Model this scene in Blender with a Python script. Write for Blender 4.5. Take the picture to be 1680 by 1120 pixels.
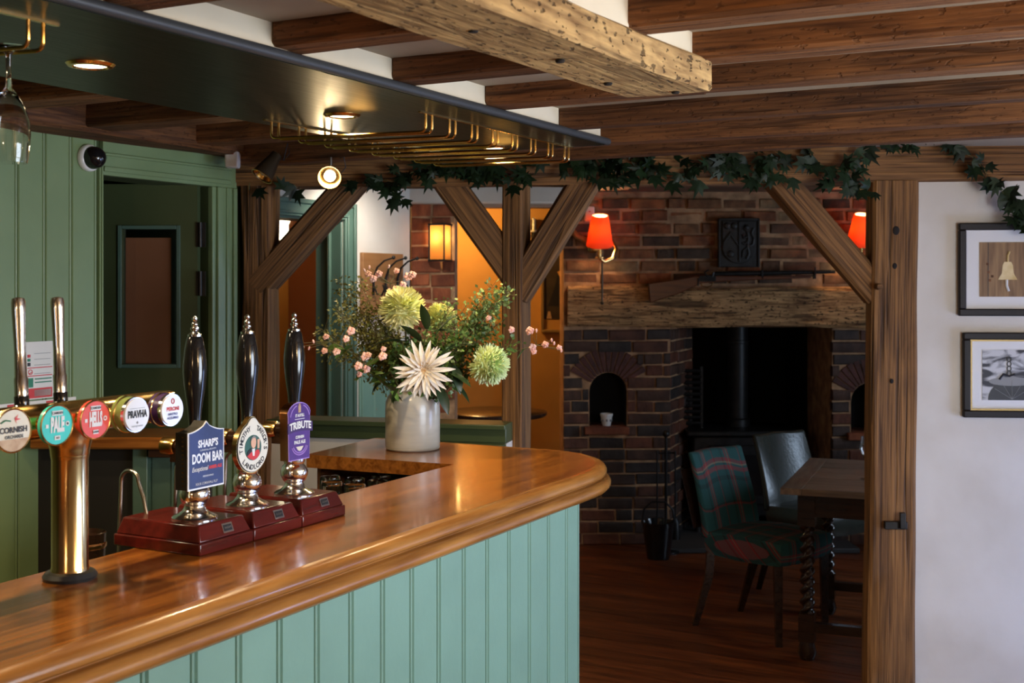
import bpy, bmesh, math, random
from mathutils import Vector, Matrix, noise as mnoise
random.seed(7)
for _o in list(bpy.data.objects): bpy.data.objects.remove(_o)
C = bpy.context.scene.collection
R = math.radians
# ------------------------------------------------------------------ camera, world, large lights, exposure
EYE = 1.62; FPX = 2000.0; HOR = 467.0
cam = bpy.data.cameras.new('camera'); cam_o = bpy.data.objects.new('camera', cam); C.objects.link(cam_o)
cam_o.location = (0, 0, EYE); cam_o.rotation_euler = (R(90), 0, 0)
cam.sensor_width = 36.0; cam.lens = FPX/1680*36.0
cam.shift_y = -(560-HOR)/1680.0
cam.dof.use_dof = True; cam.dof.focus_distance = 3.0; cam.dof.aperture_fstop = 7.1
cam.clip_start = 0.05
bpy.context.scene.camera = cam_o
vs = bpy.context.scene.view_settings
vs.view_transform = 'Standard'; vs.look = 'None'; vs.gamma = 1.0; vs.use_curve_mapping = False
vs.exposure = 0.0
w = bpy.data.worlds.new('sky'); bpy.context.scene.world = w; w.use_nodes = True
w.node_tree.nodes['Background'].inputs[0].default_value = (0.55, 0.70, 1.0, 1)
w.node_tree.nodes['Background'].inputs[1].default_value = 0.8

# ------------------------------------------------------------------ coordinates
BA = R(62.5)                                   # direction of the bar in plan
U = Vector((math.cos(BA), math.sin(BA), 0)); T = Vector((-math.sin(BA), math.cos(BA), 0))
F0 = Vector((-0.398, 2.213, 0))
BAR = Matrix.Translation(F0) @ Matrix.Rotation(BA, 4, 'Z')      # local (s, t, z)
def P(px, py, D): return Vector(((px-840)*D/FPX, D, EYE-(py-HOR)*D/FPX))
def S_of(px, t):                               # position along the bar for a column of the picture on the plane t
    r = (px-840)/FPX; D = (t+1.375)/(0.4617-0.887*r); p = Vector((r*D, D, 0))-F0
    return p.dot(U)
def Dt(px, t): return (t+1.375)/(0.4617-0.887*(px-840)/FPX)
FL = Vector((-0.984, 4.64, 0)); FRt = Vector((1.40, 4.45, 0))
FA = math.atan2(FRt.y-FL.y, FRt.x-FL.x)
FRAME = Matrix.Translation(FL) @ Matrix.Rotation(FA, 4, 'Z')   # local x along the timber frame, y away
def FP(px, py, dy=0.0):                        # picture point on the frame plane -> local (x, z)
    d = Vector((-math.sin(FA), math.cos(FA), 0)); o = FL+d*dy
    ray = Vector(((px-840)/FPX, 1, -(py-HOR)/FPX)); k = o.dot(d)/ray.dot(d)
    q = ray*k; l = FRAME.inverted() @ Vector((q.x, q.y, EYE+q.z)); return (l.x, l.z)

# daylight through the windows of the right-hand walls (built below)
def area(name, W, sx, sy, power, col):
    l = bpy.data.lights.new(name, 'AREA'); l.shape = 'RECTANGLE'; l.size = sx; l.size_y = sy; l.energy = power; l.color = col
    o = bpy.data.objects.new(name, l); C.objects.link(o); o.matrix_world = W; return o
def facing(pos, dirv): return Matrix.Translation(Vector(pos)) @ Vector(dirv).to_track_quat('-Z', 'Y').to_matrix().to_4x4()
W1 = dict(s0=-0.15, s1=1.35, z0=0.75, z1=1.85, t=-2.3)
_c = BAR @ Vector(((W1['s0']+W1['s1'])/2, W1['t']-0.32, 1.3))
area('daylight_bar_window', facing(_c, T), 1.5, 1.1, 92, (0.86, 0.92, 1.0))
_c = BAR @ Vector((2.85, W1['t']-0.32, 0.62))
area('added_door_daylight', facing(_c, T), 0.7, 0.95, 34, (0.40, 0.55, 1.0))  # blue light through an added, unseen door, tinting the lower wall
area('daylight_dining_window', facing((3.62, 5.75, 1.35), (-1, 0, 0)), 1.1, 1.1, 42, (0.66, 0.81, 1.0))

# ------------------------------------------------------------------ materials
MATS = {}
def _nt(name):
    m = bpy.data.materials.new(name); m.use_nodes = True; MATS[name] = m
    return m, m.node_tree.nodes, m.node_tree.links, m.node_tree.nodes['Principled BSDF']
def rgba(c): return (c[0], c[1], c[2], 1)
def mat(name, c, rough=0.5, metal=0.0, c2=None, scale=6.0, stretch=(1,1,1), detail=4.0, lo=0.35, hi=0.65, bump=0.0, bscale=None, bdist=0.01,
        coat=0.0, rand=0.0, randcols=None, trans=0.0, ior=1.45, spec=None, emit=None, estr=0.0, sss=0.0, rvar=0.0, distort=0.0):
    m, N, L, b = _nt(name)
    b.inputs['Roughness'].default_value = rough; b.inputs['Metallic'].default_value = metal
    b.inputs['Base Color'].default_value = rgba(c)
    if coat: b.inputs['Coat Weight'].default_value = coat; b.inputs['Coat Roughness'].default_value = 0.08
    if trans: b.inputs['Transmission Weight'].default_value = trans; b.inputs['IOR'].default_value = ior
    if spec is not None: b.inputs['Specular IOR Level'].default_value = spec
    if emit: b.inputs['Emission Color'].default_value = rgba(emit); b.inputs['Emission Strength'].default_value = estr
    col = None
    if c2 or bump or rvar or randcols:
        tc = N.new('ShaderNodeTexCoord'); mp = N.new('ShaderNodeMapping'); mp.inputs['Scale'].default_value = stretch
        oi = N.new('ShaderNodeObjectInfo'); vm = N.new('ShaderNodeVectorMath'); vm.operation = 'MULTIPLY_ADD'
        L.new(oi.outputs['Random'], vm.inputs[0]); vm.inputs[1].default_value = (17, 31, 23); L.new(tc.outputs['Object'], vm.inputs[2])
        L.new(vm.outputs[0], mp.inputs[0])
        nz = N.new('ShaderNodeTexNoise'); nz.inputs['Scale'].default_value = scale; nz.inputs['Detail'].default_value = detail
        nz.inputs['Distortion'].default_value = distort
        L.new(mp.outputs[0], nz.inputs['Vector'])
        rp = N.new('ShaderNodeValToRGB'); rp.color_ramp.elements[0].position = lo; rp.color_ramp.elements[1].position = hi
        rp.color_ramp.elements[0].color = rgba(c); rp.color_ramp.elements[1].color = rgba(c2 or c)
        L.new(nz.outputs['Fac'], rp.inputs[0]); col = rp.outputs[0]
        if randcols:
            rr = N.new('ShaderNodeValToRGB'); rr.color_ramp.interpolation = 'CONSTANT'
            for i, cc in enumerate(randcols):
                e = rr.color_ramp.elements[i] if i < 2 else rr.color_ramp.elements.new(i/len(randcols))
                e.position = i/len(randcols); e.color = rgba(cc)
            L.new(oi.outputs['Random'], rr.inputs[0])
            mx = N.new('ShaderNodeMixRGB'); mx.blend_type = 'MULTIPLY'; mx.inputs[0].default_value = 1.0
            L.new(rr.outputs[0], mx.inputs[1]); L.new(col, mx.inputs[2]); col = mx.outputs[0]
        if rand:
            hs = N.new('ShaderNodeHueSaturation'); ma = N.new('ShaderNodeMath'); ma.operation = 'MULTIPLY_ADD'
            ma.inputs[1].default_value = rand*2; ma.inputs[2].default_value = 1-rand
            L.new(oi.outputs['Random'], ma.inputs[0]); L.new(ma.outputs[0], hs.inputs['Value']); L.new(col, hs.inputs['Color']); col = hs.outputs[0]
        L.new(col, b.inputs['Base Color'])
        if bump:
            n2 = N.new('ShaderNodeTexNoise'); n2.inputs['Scale'].default_value = bscale or scale*2; n2.inputs['Detail'].default_value = 5
            L.new(mp.outputs[0], n2.inputs['Vector'])
            bp = N.new('ShaderNodeBump'); bp.inputs['Strength'].default_value = bump; bp.inputs['Distance'].default_value = bdist
            L.new(n2.outputs['Fac'], bp.inputs['Height']); L.new(bp.outputs[0], b.inputs['Normal'])
        if rvar:
            mr = N.new('ShaderNodeMapRange'); mr.inputs[3].default_value = rough-rvar; mr.inputs[4].default_value = rough+rvar
            L.new(nz.outputs['Fac'], mr.inputs[0]); L.new(mr.outputs[0], b.inputs['Roughness'])
    return m
def emis(name, c, s):
    m = bpy.data.materials.new(name); m.use_nodes = True; N = m.node_tree.nodes; N.clear()
    e = N.new('ShaderNodeEmission'); e.inputs[0].default_value = rgba(c); e.inputs[1].default_value = s
    o = N.new('ShaderNodeOutputMaterial'); m.node_tree.links.new(e.outputs[0], o.inputs[0]); MATS[name] = m; return m
G = (1, 14, 14)       # grain along local x
def wood(name, light, dark, fine=110, tone=7, crack=0.5, speck=0.0, rough=0.75, bump=0.8, rand=0.12, along=1.6, lo=0.36, hi=0.66):
    """weathered timber with its grain along local x: fine grain, broad tone, drying cracks and worm holes"""
    m, N, L, b = _nt(name); b.inputs['Roughness'].default_value = rough; b.inputs['Specular IOR Level'].default_value = 0.35
    tc = N.new('ShaderNodeTexCoord'); oi = N.new('ShaderNodeObjectInfo'); vm = N.new('ShaderNodeVectorMath'); vm.operation = 'MULTIPLY_ADD'
    L.new(oi.outputs['Random'], vm.inputs[0]); vm.inputs[1].default_value = (17, 3.1, 2.3); L.new(tc.outputs['Object'], vm.inputs[2])
    def nz(sc, detail, dist=0.0):
        mp = N.new('ShaderNodeMapping'); mp.inputs['Scale'].default_value = sc; L.new(vm.outputs[0], mp.inputs[0])
        n = N.new('ShaderNodeTexNoise'); n.inputs['Scale'].default_value = 1.0; n.inputs['Detail'].default_value = detail; n.inputs['Distortion'].default_value = dist
        L.new(mp.outputs[0], n.inputs['Vector']); return n.outputs['Fac']
    def rng(v, a, e, c=0.0, d=1.0):
        n = N.new('ShaderNodeMapRange'); n.inputs[1].default_value = a; n.inputs[2].default_value = e; n.inputs[3].default_value = c; n.inputs[4].default_value = d; L.new(v, n.inputs[0]); return n.outputs[0]
    def mth(op, a, bb):
        n = N.new('ShaderNodeMath'); n.operation = op
        for i, v in enumerate((a, bb)):
            if isinstance(v, (int, float)): n.inputs[i].default_value = v
            else: L.new(v, n.inputs[i])
        return n.outputs[0]
    g = nz((along*2, fine, fine), 3.0, 0.3); t = nz((along, tone, tone), 4.0, 1.2)
    f = rng(mth('ADD', mth('MULTIPLY', g, 0.62), mth('MULTIPLY', t, 0.38)), lo, hi)
    ck = rng(nz((along*0.7, fine*0.33, fine*0.33), 2.0, 0.5), 0.60, 0.67, 0.0, crack)
    mx = N.new('ShaderNodeMixRGB'); mx.inputs[1].default_value = rgba(dark); mx.inputs[2].default_value = rgba(light); L.new(f, mx.inputs[0])
    dk = ck
    if speck:
        sp = rng(nz((45, 95, 95), 2.0), 0.61, 0.67, 0.0, speck); dk = mth('MAXIMUM', ck, sp)
    m2 = N.new('ShaderNodeMixRGB'); L.new(dk, m2.inputs[0]); L.new(mx.outputs[0], m2.inputs[1]); m2.inputs[2].default_value = rgba([c*0.22 for c in dark])
    hs = N.new('ShaderNodeHueSaturation'); L.new(rng(oi.outputs['Random'], 0, 1, 1-rand, 1+rand), hs.inputs['Value']); L.new(m2.outputs[0], hs.inputs['Color'])
    L.new(hs.outputs[0], b.inputs['Base Color'])
    h = mth('SUBTRACT', mth('ADD', mth('MULTIPLY', g, 0.5), mth('MULTIPLY', t, 0.3)), mth('MULTIPLY', dk, 0.8))
    bp = N.new('ShaderNodeBump'); bp.inputs['Strength'].default_value = bump; bp.inputs['Distance'].default_value = 0.008; L.new(h, bp.inputs['Height']); L.new(bp.outputs[0], b.inputs['Normal'])
wood('oak', (0.30,0.142,0.045), (0.055,0.023,0.008), 130, 9, 0.7, lo=0.36, hi=0.66)
wood('oak_dark', (0.25,0.100,0.032), (0.075,0.028,0.010), 110, 9, 0.5, 0.3, rand=0.3, along=3)
wood('oak_pale', (0.66,0.42,0.17), (0.16,0.075,0.026), 70, 9, 0.35, 0.75, 0.85, 1.0, along=5, lo=0.30, hi=0.60)
wood('oak_mantel', (0.66,0.38,0.165), (0.15,0.068,0.026), 90, 12, 0.7, 0.9, 0.85, 1.0, along=4)
mat('counter', (0.34,0.118,0.020), 0.2, c2=(0.16,0.047,0.008), scale=3.2, stretch=(1,16,16), detail=6, bump=0.05, bscale=8, coat=0.35, distort=0.6)
mat('counter_edge', (0.42,0.185,0.042), 0.26, c2=(0.25,0.095,0.02), scale=4, stretch=(1,10,10), detail=6, bump=0.06, coat=0.25)
mat('end_grain', (0.30,0.18,0.08), 0.8, c2=(0.12,0.06,0.03), scale=14, bump=0.4)
mat('hole', (0.012,0.008,0.006), 0.9)
mat('teal', (0.185,0.335,0.265), 0.42, c2=(0.168,0.305,0.24), scale=5, rand=0.03, bump=0.04, bscale=60)
mat('green', (0.20,0.285,0.135), 0.42, c2=(0.175,0.255,0.118), scale=4, rand=0.05, bump=0.04, bscale=60)
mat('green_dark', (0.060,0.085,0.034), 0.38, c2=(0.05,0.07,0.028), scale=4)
mat('frame_green', (0.085,0.155,0.118), 0.42, c2=(0.07,0.13,0.10), scale=5)
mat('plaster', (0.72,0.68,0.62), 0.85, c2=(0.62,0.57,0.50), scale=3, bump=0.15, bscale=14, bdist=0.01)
mat('shaded_ceiling_plaster', (0.38,0.30,0.21), 0.9, c2=(0.30,0.23,0.16), scale=3, bump=0.2, bscale=14)  # plaster_warm's cream, browned to carry the beam's shade on the ceiling
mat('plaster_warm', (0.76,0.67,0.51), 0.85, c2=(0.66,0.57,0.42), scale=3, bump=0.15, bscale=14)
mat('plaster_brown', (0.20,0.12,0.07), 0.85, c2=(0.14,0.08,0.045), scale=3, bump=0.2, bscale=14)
mat('ochre', (0.66,0.36,0.095), 0.8, c2=(0.58,0.31,0.08), scale=3, bump=0.1)
mat('terracotta', (0.34,0.13,0.055), 0.8, c2=(0.28,0.105,0.04), scale=3, bump=0.1)
mat('canopy', (0.014,0.017,0.010), 0.36, c2=(0.008,0.010,0.006), scale=9, stretch=(1,22,1), bump=0.03, rvar=0.08, spec=0.4)
mat('canopy_lip', (0.045,0.050,0.055), 0.38)
mat('brass', (0.86,0.60,0.25), 0.2, metal=1, c2=(0.70,0.42,0.12), scale=9, rvar=0.05)
mat('brass_pale', (0.86,0.70,0.40), 0.18, metal=1, c2=(0.74,0.55,0.27), scale=12, rvar=0.07)
mat('chrome', (0.84,0.85,0.87), 0.15, metal=1)
mat('steel', (0.55,0.53,0.5), 0.28, metal=1)
mat('copper', (0.62,0.30,0.12), 0.22, metal=1)
mat('mahogany', (0.115,0.012,0.009), 0.2, c2=(0.06,0.007,0.006), scale=4, stretch=(1,8,8), coat=0.3)
mat('black_gloss', (0.008,0.008,0.009), 0.13, coat=0.3)
mat('black', (0.012,0.011,0.010), 0.55)
mat('iron', (0.018,0.017,0.017), 0.42, c2=(0.03,0.028,0.027), scale=20, metal=0.6)
mat('rubber', (0.02,0.021,0.023), 0.5)
mat('mortar', (0.58,0.34,0.18), 0.95, c2=(0.30,0.165,0.085), scale=12, bump=0.7, bscale=40, bdist=0.01)
BRC = [(0.237, 0.1, 0.044), (0.123, 0.065, 0.035), (0.351, 0.123, 0.044), (0.171, 0.081, 0.039), (0.294, 0.133, 0.055), (0.095, 0.057, 0.034), (0.399, 0.142, 0.047), (0.209, 0.109, 0.056), (0.361, 0.228, 0.109)]
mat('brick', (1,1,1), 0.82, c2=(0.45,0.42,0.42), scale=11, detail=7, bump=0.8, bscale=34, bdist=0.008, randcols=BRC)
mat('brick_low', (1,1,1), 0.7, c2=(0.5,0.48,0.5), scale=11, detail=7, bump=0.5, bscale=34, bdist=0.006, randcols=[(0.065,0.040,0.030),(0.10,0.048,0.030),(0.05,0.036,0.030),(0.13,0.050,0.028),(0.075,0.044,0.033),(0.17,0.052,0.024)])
mat('brick_red', (0.36,0.105,0.04), 0.85, c2=(0.19,0.05,0.02), scale=9, bump=0.6, bscale=30, rand=0.25)
mat('voussoir', (0.13,0.045,0.035), 0.8, c2=(0.07,0.028,0.022), scale=14, bump=0.5, bscale=40, rand=0.2)
mat('matt_black', (0.010,0.009,0.009), 0.9)
mat('floorwood', (0.21,0.055,0.014), 0.34, c2=(0.08,0.020,0.006), scale=3, stretch=(1,9,9), detail=8, bump=0.25, bscale=6, rand=0.2, distort=0.5)
mat('slate', (0.05,0.047,0.045), 0.6)
mat('stoneware', (0.55,0.52,0.45), 0.22, c2=(0.45,0.42,0.36), scale=5, stretch=(1,1,5), detail=6, bump=0.06, bscale=20)
mat('stoneware_lip', (0.30,0.25,0.19), 0.35, c2=(0.42,0.38,0.32), scale=9)
mat('mum', (0.82,0.88,0.32), 0.6, c2=(0.97,0.95,0.60), scale=14, detail=3)
mat('mum_pale', (0.68,0.86,0.38), 0.6, c2=(0.88,0.95,0.66), scale=14, detail=3)
mat('dahlia', (0.92,0.87,0.77), 0.55, c2=(0.86,0.74,0.60), scale=18, lo=0.5, hi=0.75)
mat('dahlia_heart', (0.62,0.35,0.12), 0.7, c2=(0.80,0.62,0.38), scale=90)
mat('pink', (0.80,0.38,0.32), 0.55, c2=(0.90,0.60,0.52), scale=60, rand=0.12)
mat('leaf', (0.13,0.24,0.05), 0.45, c2=(0.045,0.095,0.02), scale=20, rand=0.35)
mat('leaf_olive', (0.27,0.25,0.05), 0.5, c2=(0.11,0.125,0.03), scale=30)
mat('leaf_dark', (0.018,0.04,0.014), 0.35, c2=(0.028,0.06,0.018), scale=18)
mat('leaf_light', (0.25,0.36,0.12), 0.5, c2=(0.15,0.24,0.07), scale=30)
mat('ivy', (0.006,0.015,0.005), 0.5, spec=0.3, c2=(0.013,0.030,0.010), scale=25, rand=0.4)
mat('stem', (0.13,0.085,0.03), 0.6, c2=(0.09,0.10,0.03), scale=30)
mat('white', (0.80,0.78,0.74), 0.5)
mat('white_gloss', (0.82,0.82,0.80), 0.18, coat=0.3)
mat('ivory', (0.80,0.78,0.66), 0.3, coat=0.3)
mat('cream_badge', (0.72,0.66,0.50), 0.3, c2=(0.78,0.74,0.60), scale=30)
mat('tan_badge', (0.45,0.27,0.13), 0.35, c2=(0.60,0.42,0.24), scale=60)
mat('aqua_badge', (0.05,0.62,0.55), 0.28, coat=0.3)
mat('red_badge', (0.80,0.09,0.06), 0.28, coat=0.3)
mat('navy', (0.006,0.011,0.070), 0.28, c2=(0.011,0.019,0.115), scale=20)
mat('navy_text', (0.03,0.06,0.25), 0.4)
mat('purple', (0.060,0.016,0.17), 0.28, c2=(0.085,0.024,0.215), scale=20)
mat('purple_light', (0.38,0.24,0.66), 0.35)
mat('purple_dark', (0.045,0.012,0.10), 0.35)
mat('ink', (0.012,0.012,0.015), 0.5)
mat('grey_text', (0.22,0.22,0.22), 0.5)
mat('red', (0.62,0.03,0.025), 0.4)
mat('peach', (0.74,0.44,0.30), 0.5)
mat('sign_green', (0.02,0.20,0.10), 0.4)
mat('figure_green', (0.02,0.10,0.07), 0.4)
mat('lime_badge', (0.26,0.34,0.10), 0.3)
mat('glass', (1,1,1), 0.0, trans=1.0, ior=1.45)
mat('picture_frame', (0.014,0.010,0.009), 0.5, spec=0.25)
mat('gilt', (0.40,0.28,0.11), 0.5, metal=0.7)
mat('mount', (0.74,0.73,0.72), 0.7)
mat('print_wood', (0.30,0.17,0.07), 0.6, c2=(0.16,0.08,0.03), scale=5, stretch=(14,1,1.2), detail=6)
mat('print_grey', (0.55,0.55,0.56), 0.6, c2=(0.03,0.03,0.035), scale=9, stretch=(1,1,3), detail=6, lo=0.42, hi=0.6, distort=1.2)
mat('print_night', (0.03,0.022,0.016), 0.5, c2=(0.06,0.045,0.03), scale=8)
mat('print_bell', (0.50,0.32,0.08), 0.4, c2=(0.68,0.52,0.25), scale=18)
mat('leather', (0.030,0.033,0.026), 0.22, c2=(0.022,0.025,0.020), scale=8, bump=0.08, bscale=60)
mat('table_wood', (0.25,0.175,0.125), 0.34, c2=(0.14,0.095,0.065), scale=4, stretch=(1,12,12), bump=0.15, rand=0.12)
mat('dark_wood', (0.035,0.016,0.009), 0.2, c2=(0.02,0.009,0.006), scale=6, stretch=(1,8,8))
mat('gun_wood', (0.15,0.045,0.015), 0.35, c2=(0.08,0.022,0.009), scale=5, stretch=(1,9,9))
mat('plaque', (0.026,0.022,0.019), 0.5, c2=(0.016,0.014,0.012), scale=14, bump=0.3)
mat('horn', (0.42,0.27,0.10), 0.3, c2=(0.25,0.15,0.06), scale=10)
mat('spot_bronze', (0.085,0.06,0.035), 0.35, metal=0.7)
mat('board_wood', (0.34,0.16,0.055), 0.5, c2=(0.26,0.115,0.038), scale=4, stretch=(1,6,6))
emis('downlight_glow', (1.0,0.80,0.48), 12)
emis('bulb_glow', (1.0,0.78,0.42), 34)
emis('lamp_white', (1.0,0.85,0.55), 6)
# thin see-through panes
def pane_mat(name, tint, gloss):
    m = bpy.data.materials.new(name); m.use_nodes = True; N = m.node_tree.nodes; L = m.node_tree.links; N.clear()
    a = N.new('ShaderNodeBsdfTransparent'); a.inputs[0].default_value = rgba(tint)
    g = N.new('ShaderNodeBsdfGlossy'); g.inputs['Roughness'].default_value = 0.03
    mx = N.new('ShaderNodeMixShader'); mx.inputs[0].default_value = gloss
    o = N.new('ShaderNodeOutputMaterial'); L.new(a.outputs[0], mx.inputs[1]); L.new(g.outputs[0], mx.inputs[2]); L.new(mx.outputs[0], o.inputs[0])
    MATS[name] = m
pane_mat('pane', (0.96,0.98,1.0), 0.06)
pane_mat('pane_amber', (0.95,0.80,0.52), 0.05)
def shade_mat(name, c, tw):
    m = bpy.data.materials.new(name); m.use_nodes = True; N = m.node_tree.nodes; L = m.node_tree.links; N.clear()
    a = N.new('ShaderNodeBsdfTranslucent'); a.inputs[0].default_value = rgba(c)
    g = N.new('ShaderNodeBsdfDiffuse'); g.inputs[0].default_value = rgba(c)
    mx = N.new('ShaderNodeMixShader'); mx.inputs[0].default_value = tw
    o = N.new('ShaderNodeOutputMaterial'); L.new(g.outputs[0], mx.inputs[1]); L.new(a.outputs[0], mx.inputs[2]); L.new(mx.outputs[0], o.inputs[0])
    MATS[name] = m
shade_mat('red_shade', (1.0,0.30,0.12), 0.6)
shade_mat('shade_lining', (1.0,0.86,0.62), 0.6)
shade_mat('amber_glass', (0.62,0.30,0.08), 0.75)
shade_mat('petal_soft', (0.8,0.8,0.5), 0.4)
def tartan(name):
    m, N, L, b = _nt(name); b.inputs['Roughness'].default_value = 0.9
    tc = N.new('ShaderNodeTexCoord'); sp = N.new('ShaderNodeSeparateXYZ'); L.new(tc.outputs['Object'], sp.inputs[0])
    def mth(op, a, bb):
        n = N.new('ShaderNodeMath'); n.operation = op
        for i, v in enumerate((a, bb)):
            if isinstance(v, (int, float)): n.inputs[i].default_value = v
            else: L.new(v, n.inputs[i])
        return n.outputs[0]
    def stripes(axis, period, off):
        f = mth('FRACT', mth('DIVIDE', mth('ADD', axis, off), period), 0)
        rp = N.new('ShaderNodeValToRGB'); rp.color_ramp.interpolation = 'CONSTANT'
        base = (0.012,0.072,0.070); blk = (0.010,0.022,0.022); red = (0.26,0.02,0.025); pale = (0.30,0.22,0.12)
        seq = [(0,base),(0.30,blk),(0.36,base),(0.44,red),(0.50,base),(0.53,pale),(0.55,red),(0.60,base),(0.94,red),(0.97,blk)]
        for i, (p, c) in enumerate(seq):
            e = rp.color_ramp.elements[i] if i < 2 else rp.color_ramp.elements.new(p)
            e.position = p; e.color = rgba(c)
        L.new(f, rp.inputs[0]); return rp.outputs[0]
    yz = mth('ADD', sp.outputs[2], mth('MULTIPLY', sp.outputs[0], 1.0))
    mx = N.new('ShaderNodeMixRGB'); mx.inputs[0].default_value = 0.5
    L.new(stripes(sp.outputs[1], 0.19, 0.02), mx.inputs[1]); L.new(stripes(yz, 0.21, 0.05), mx.inputs[2]); L.new(mx.outputs[0], b.inputs['Base Color'])
tartan('tartan')

# ------------------------------------------------------------------ mesh builder
class MB:
    def __init__(s): s.v = []; s.f = []; s.M = Matrix.Identity(4)
    def add(s, vs, fs):
        o = len(s.v); s.v += [tuple(s.M @ Vector(p)) for p in vs]; s.f += [tuple(i+o for i in f) for f in fs]; return s
    def box(s, x0, y0, z0, x1, y1, z1):
        return s.add([(x0,y0,z0),(x1,y0,z0),(x1,y1,z0),(x0,y1,z0),(x0,y0,z1),(x1,y0,z1),(x1,y1,z1),(x0,y1,z1)],
                     [(0,3,2,1),(4,5,6,7),(0,1,5,4),(1,2,6,5),(2,3,7,6),(3,0,4,7)])
    def frustum(s, b, t, z0, z1):               # b, t = (x0,y0,x1,y1)
        return s.add([(b[0],b[1],z0),(b[2],b[1],z0),(b[2],b[3],z0),(b[0],b[3],z0),(t[0],t[1],z1),(t[2],t[1],z1),(t[2],t[3],z1),(t[0],t[3],z1)],
                     [(0,3,2,1),(4,5,6,7),(0,1,5,4),(1,2,6,5),(2,3,7,6),(3,0,4,7)])
    def prism(s, poly, a, b, axis='z'):         # polygon extruded along an axis; 'y': poly is (x, z)
        n = len(poly)
        if axis == 'z': vs = [(x,y,a) for x,y in poly]+[(x,y,b) for x,y in poly]
        elif axis == 'y': vs = [(x,b,z) for x,z in poly]+[(x,a,z) for x,z in poly]
        else: vs = [(a,y,z) for y,z in poly]+[(b,y,z) for y,z in poly]
        return s.add(vs, [tuple(range(n-1,-1,-1)), tuple(range(n,2*n))]+[(i,(i+1)%n,n+(i+1)%n,n+i) for i in range(n)])
    def lathe(s, prof, n=20, cap=True):
        vs = []; fs = []
        for r, z in prof:
            for k in range(n): a = 2*math.pi*k/n; vs.append((r*math.cos(a), r*math.sin(a), z))
        for i in range(len(prof)-1):
            for k in range(n): k2 = (k+1)%n; fs.append((i*n+k, i*n+k2, (i+1)*n+k2, (i+1)*n+k))
        if cap:
            if prof[0][0] > 1e-5: fs.append(tuple(range(n-1,-1,-1)))
            if prof[-1][0] > 1e-5: fs.append(tuple((len(prof)-1)*n+k for k in range(n)))
        return s.add(vs, fs)
    def tube(s, pts, r, n=8, cap=True):
        pts = [Vector(p) for p in pts]; m = len(pts); rs = r if isinstance(r, (list,tuple)) else [r]*m
        vs = []; fs = []; prev = None
        for i, p in enumerate(pts):
            d = (pts[min(i+1,m-1)]-pts[max(i-1,0)]).normalized()
            if prev is None:
                ax = Vector((0,0,1)) if abs(d.z) < 0.9 else Vector((1,0,0)); nx = d.cross(ax).normalized()
            else:
                nx = (prev-d*prev.dot(d)).normalized()
            prev = nx; ny = d.cross(nx)
            for k in range(n):
                a = 2*math.pi*k/n; q = p+(nx*math.cos(a)+ny*math.sin(a))*rs[i]; vs.append(tuple(q))
        for i in range(m-1):
            for k in range(n): k2 = (k+1)%n; fs.append((i*n+k, i*n+k2, (i+1)*n+k2, (i+1)*n+k))
        if cap: fs.append(tuple(range(n-1,-1,-1))); fs.append(tuple((m-1)*n+k for k in range(n)))
        return s.add(vs, fs)
    def ball(s, c, r, n=12, m=8, sc=(1,1,1)):
        old = s.M; s.M = old @ Matrix.Translation(c) @ Matrix.Diagonal((sc[0],sc[1],sc[2],1))
        s.lathe([(max(r*math.sin(math.pi*i/m),1e-6), -r*math.cos(math.pi*i/m)) for i in range(m+1)], n, False); s.M = old; return s
    def text(s, txt, size, cx, cz, y, warp=None, wid=None, off=0.0, shear=0.0):
        cu = bpy.data.curves.new('t', 'FONT'); cu.body = txt; cu.size = size; cu.align_x = 'CENTER'; cu.align_y = 'CENTER'
        cu.offset = off; cu.resolution_u = 3; cu.shear = shear; cu.fill_mode = 'FRONT'
        o = bpy.data.objects.new('t', cu); C.objects.link(o)
        dg = bpy.context.evaluated_depsgraph_get(); me = bpy.data.meshes.new_from_object(o.evaluated_get(dg))
        pv = [(v.co.x, v.co.y) for v in me.vertices]; pf = [tuple(p.vertices) for p in me.polygons]
        bpy.data.objects.remove(o); bpy.data.curves.remove(cu); bpy.data.meshes.remove(me)
        if not pv: return s
        xs = [p[0] for p in pv]; k = 1.0
        if wid: k = wid/(max(xs)-min(xs))
        out = []
        for x, z in pv:
            x = x*k
            if warp: x, z = warp(x, z)
            out.append((cx+x, y, cz+z))
        return s.add(out, pf)
def arc_warp(rad, up=True):
    def wp(x, z):
        if up: a = x/rad; r = rad+z; return (r*math.sin(a), r*math.cos(a))
        a = x/rad; r = rad-z; return (r*math.sin(a), -r*math.cos(a))
    return wp
def mesh_of(name, b, mt, smooth=40):
    me = bpy.data.meshes.new(name); me.from_pydata(b.v, [], b.f); me.update()
    bm = bmesh.new(); bm.from_mesh(me); bmesh.ops.recalc_face_normals(bm, faces=bm.faces); bm.to_mesh(me); bm.free()
    if smooth:
        me.polygons.foreach_set('use_smooth', [True]*len(me.polygons)); me.set_sharp_from_angle(angle=R(smooth))
    if mt: me.materials.append(MATS[mt])
    return me
def wm(o):
    m = o.matrix_basis.copy()
    while o.parent: o = o.parent; m = o.matrix_basis @ m
    return m
def obj(name, b, mt=None, parent=None, W=None, L=None, bev=0.0, smooth=40, label=None):
    me = b if isinstance(b, bpy.types.Mesh) else mesh_of(name, b, mt, smooth)
    o = bpy.data.objects.new(name, me); C.objects.link(o)
    if parent:
        o.parent = parent
        if W is not None: o.matrix_basis = wm(parent).inverted() @ W
        elif L is not None: o.matrix_basis = L
    elif W is not None: o.matrix_basis = W
    elif L is not None: o.matrix_basis = L
    if bev:
        md = o.modifiers.new('bevel', 'BEVEL'); md.width = bev; md.segments = 2; md.limit_method = 'ANGLE'; md.angle_limit = R(35)
    if label: o['label'] = label
    return o
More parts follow.
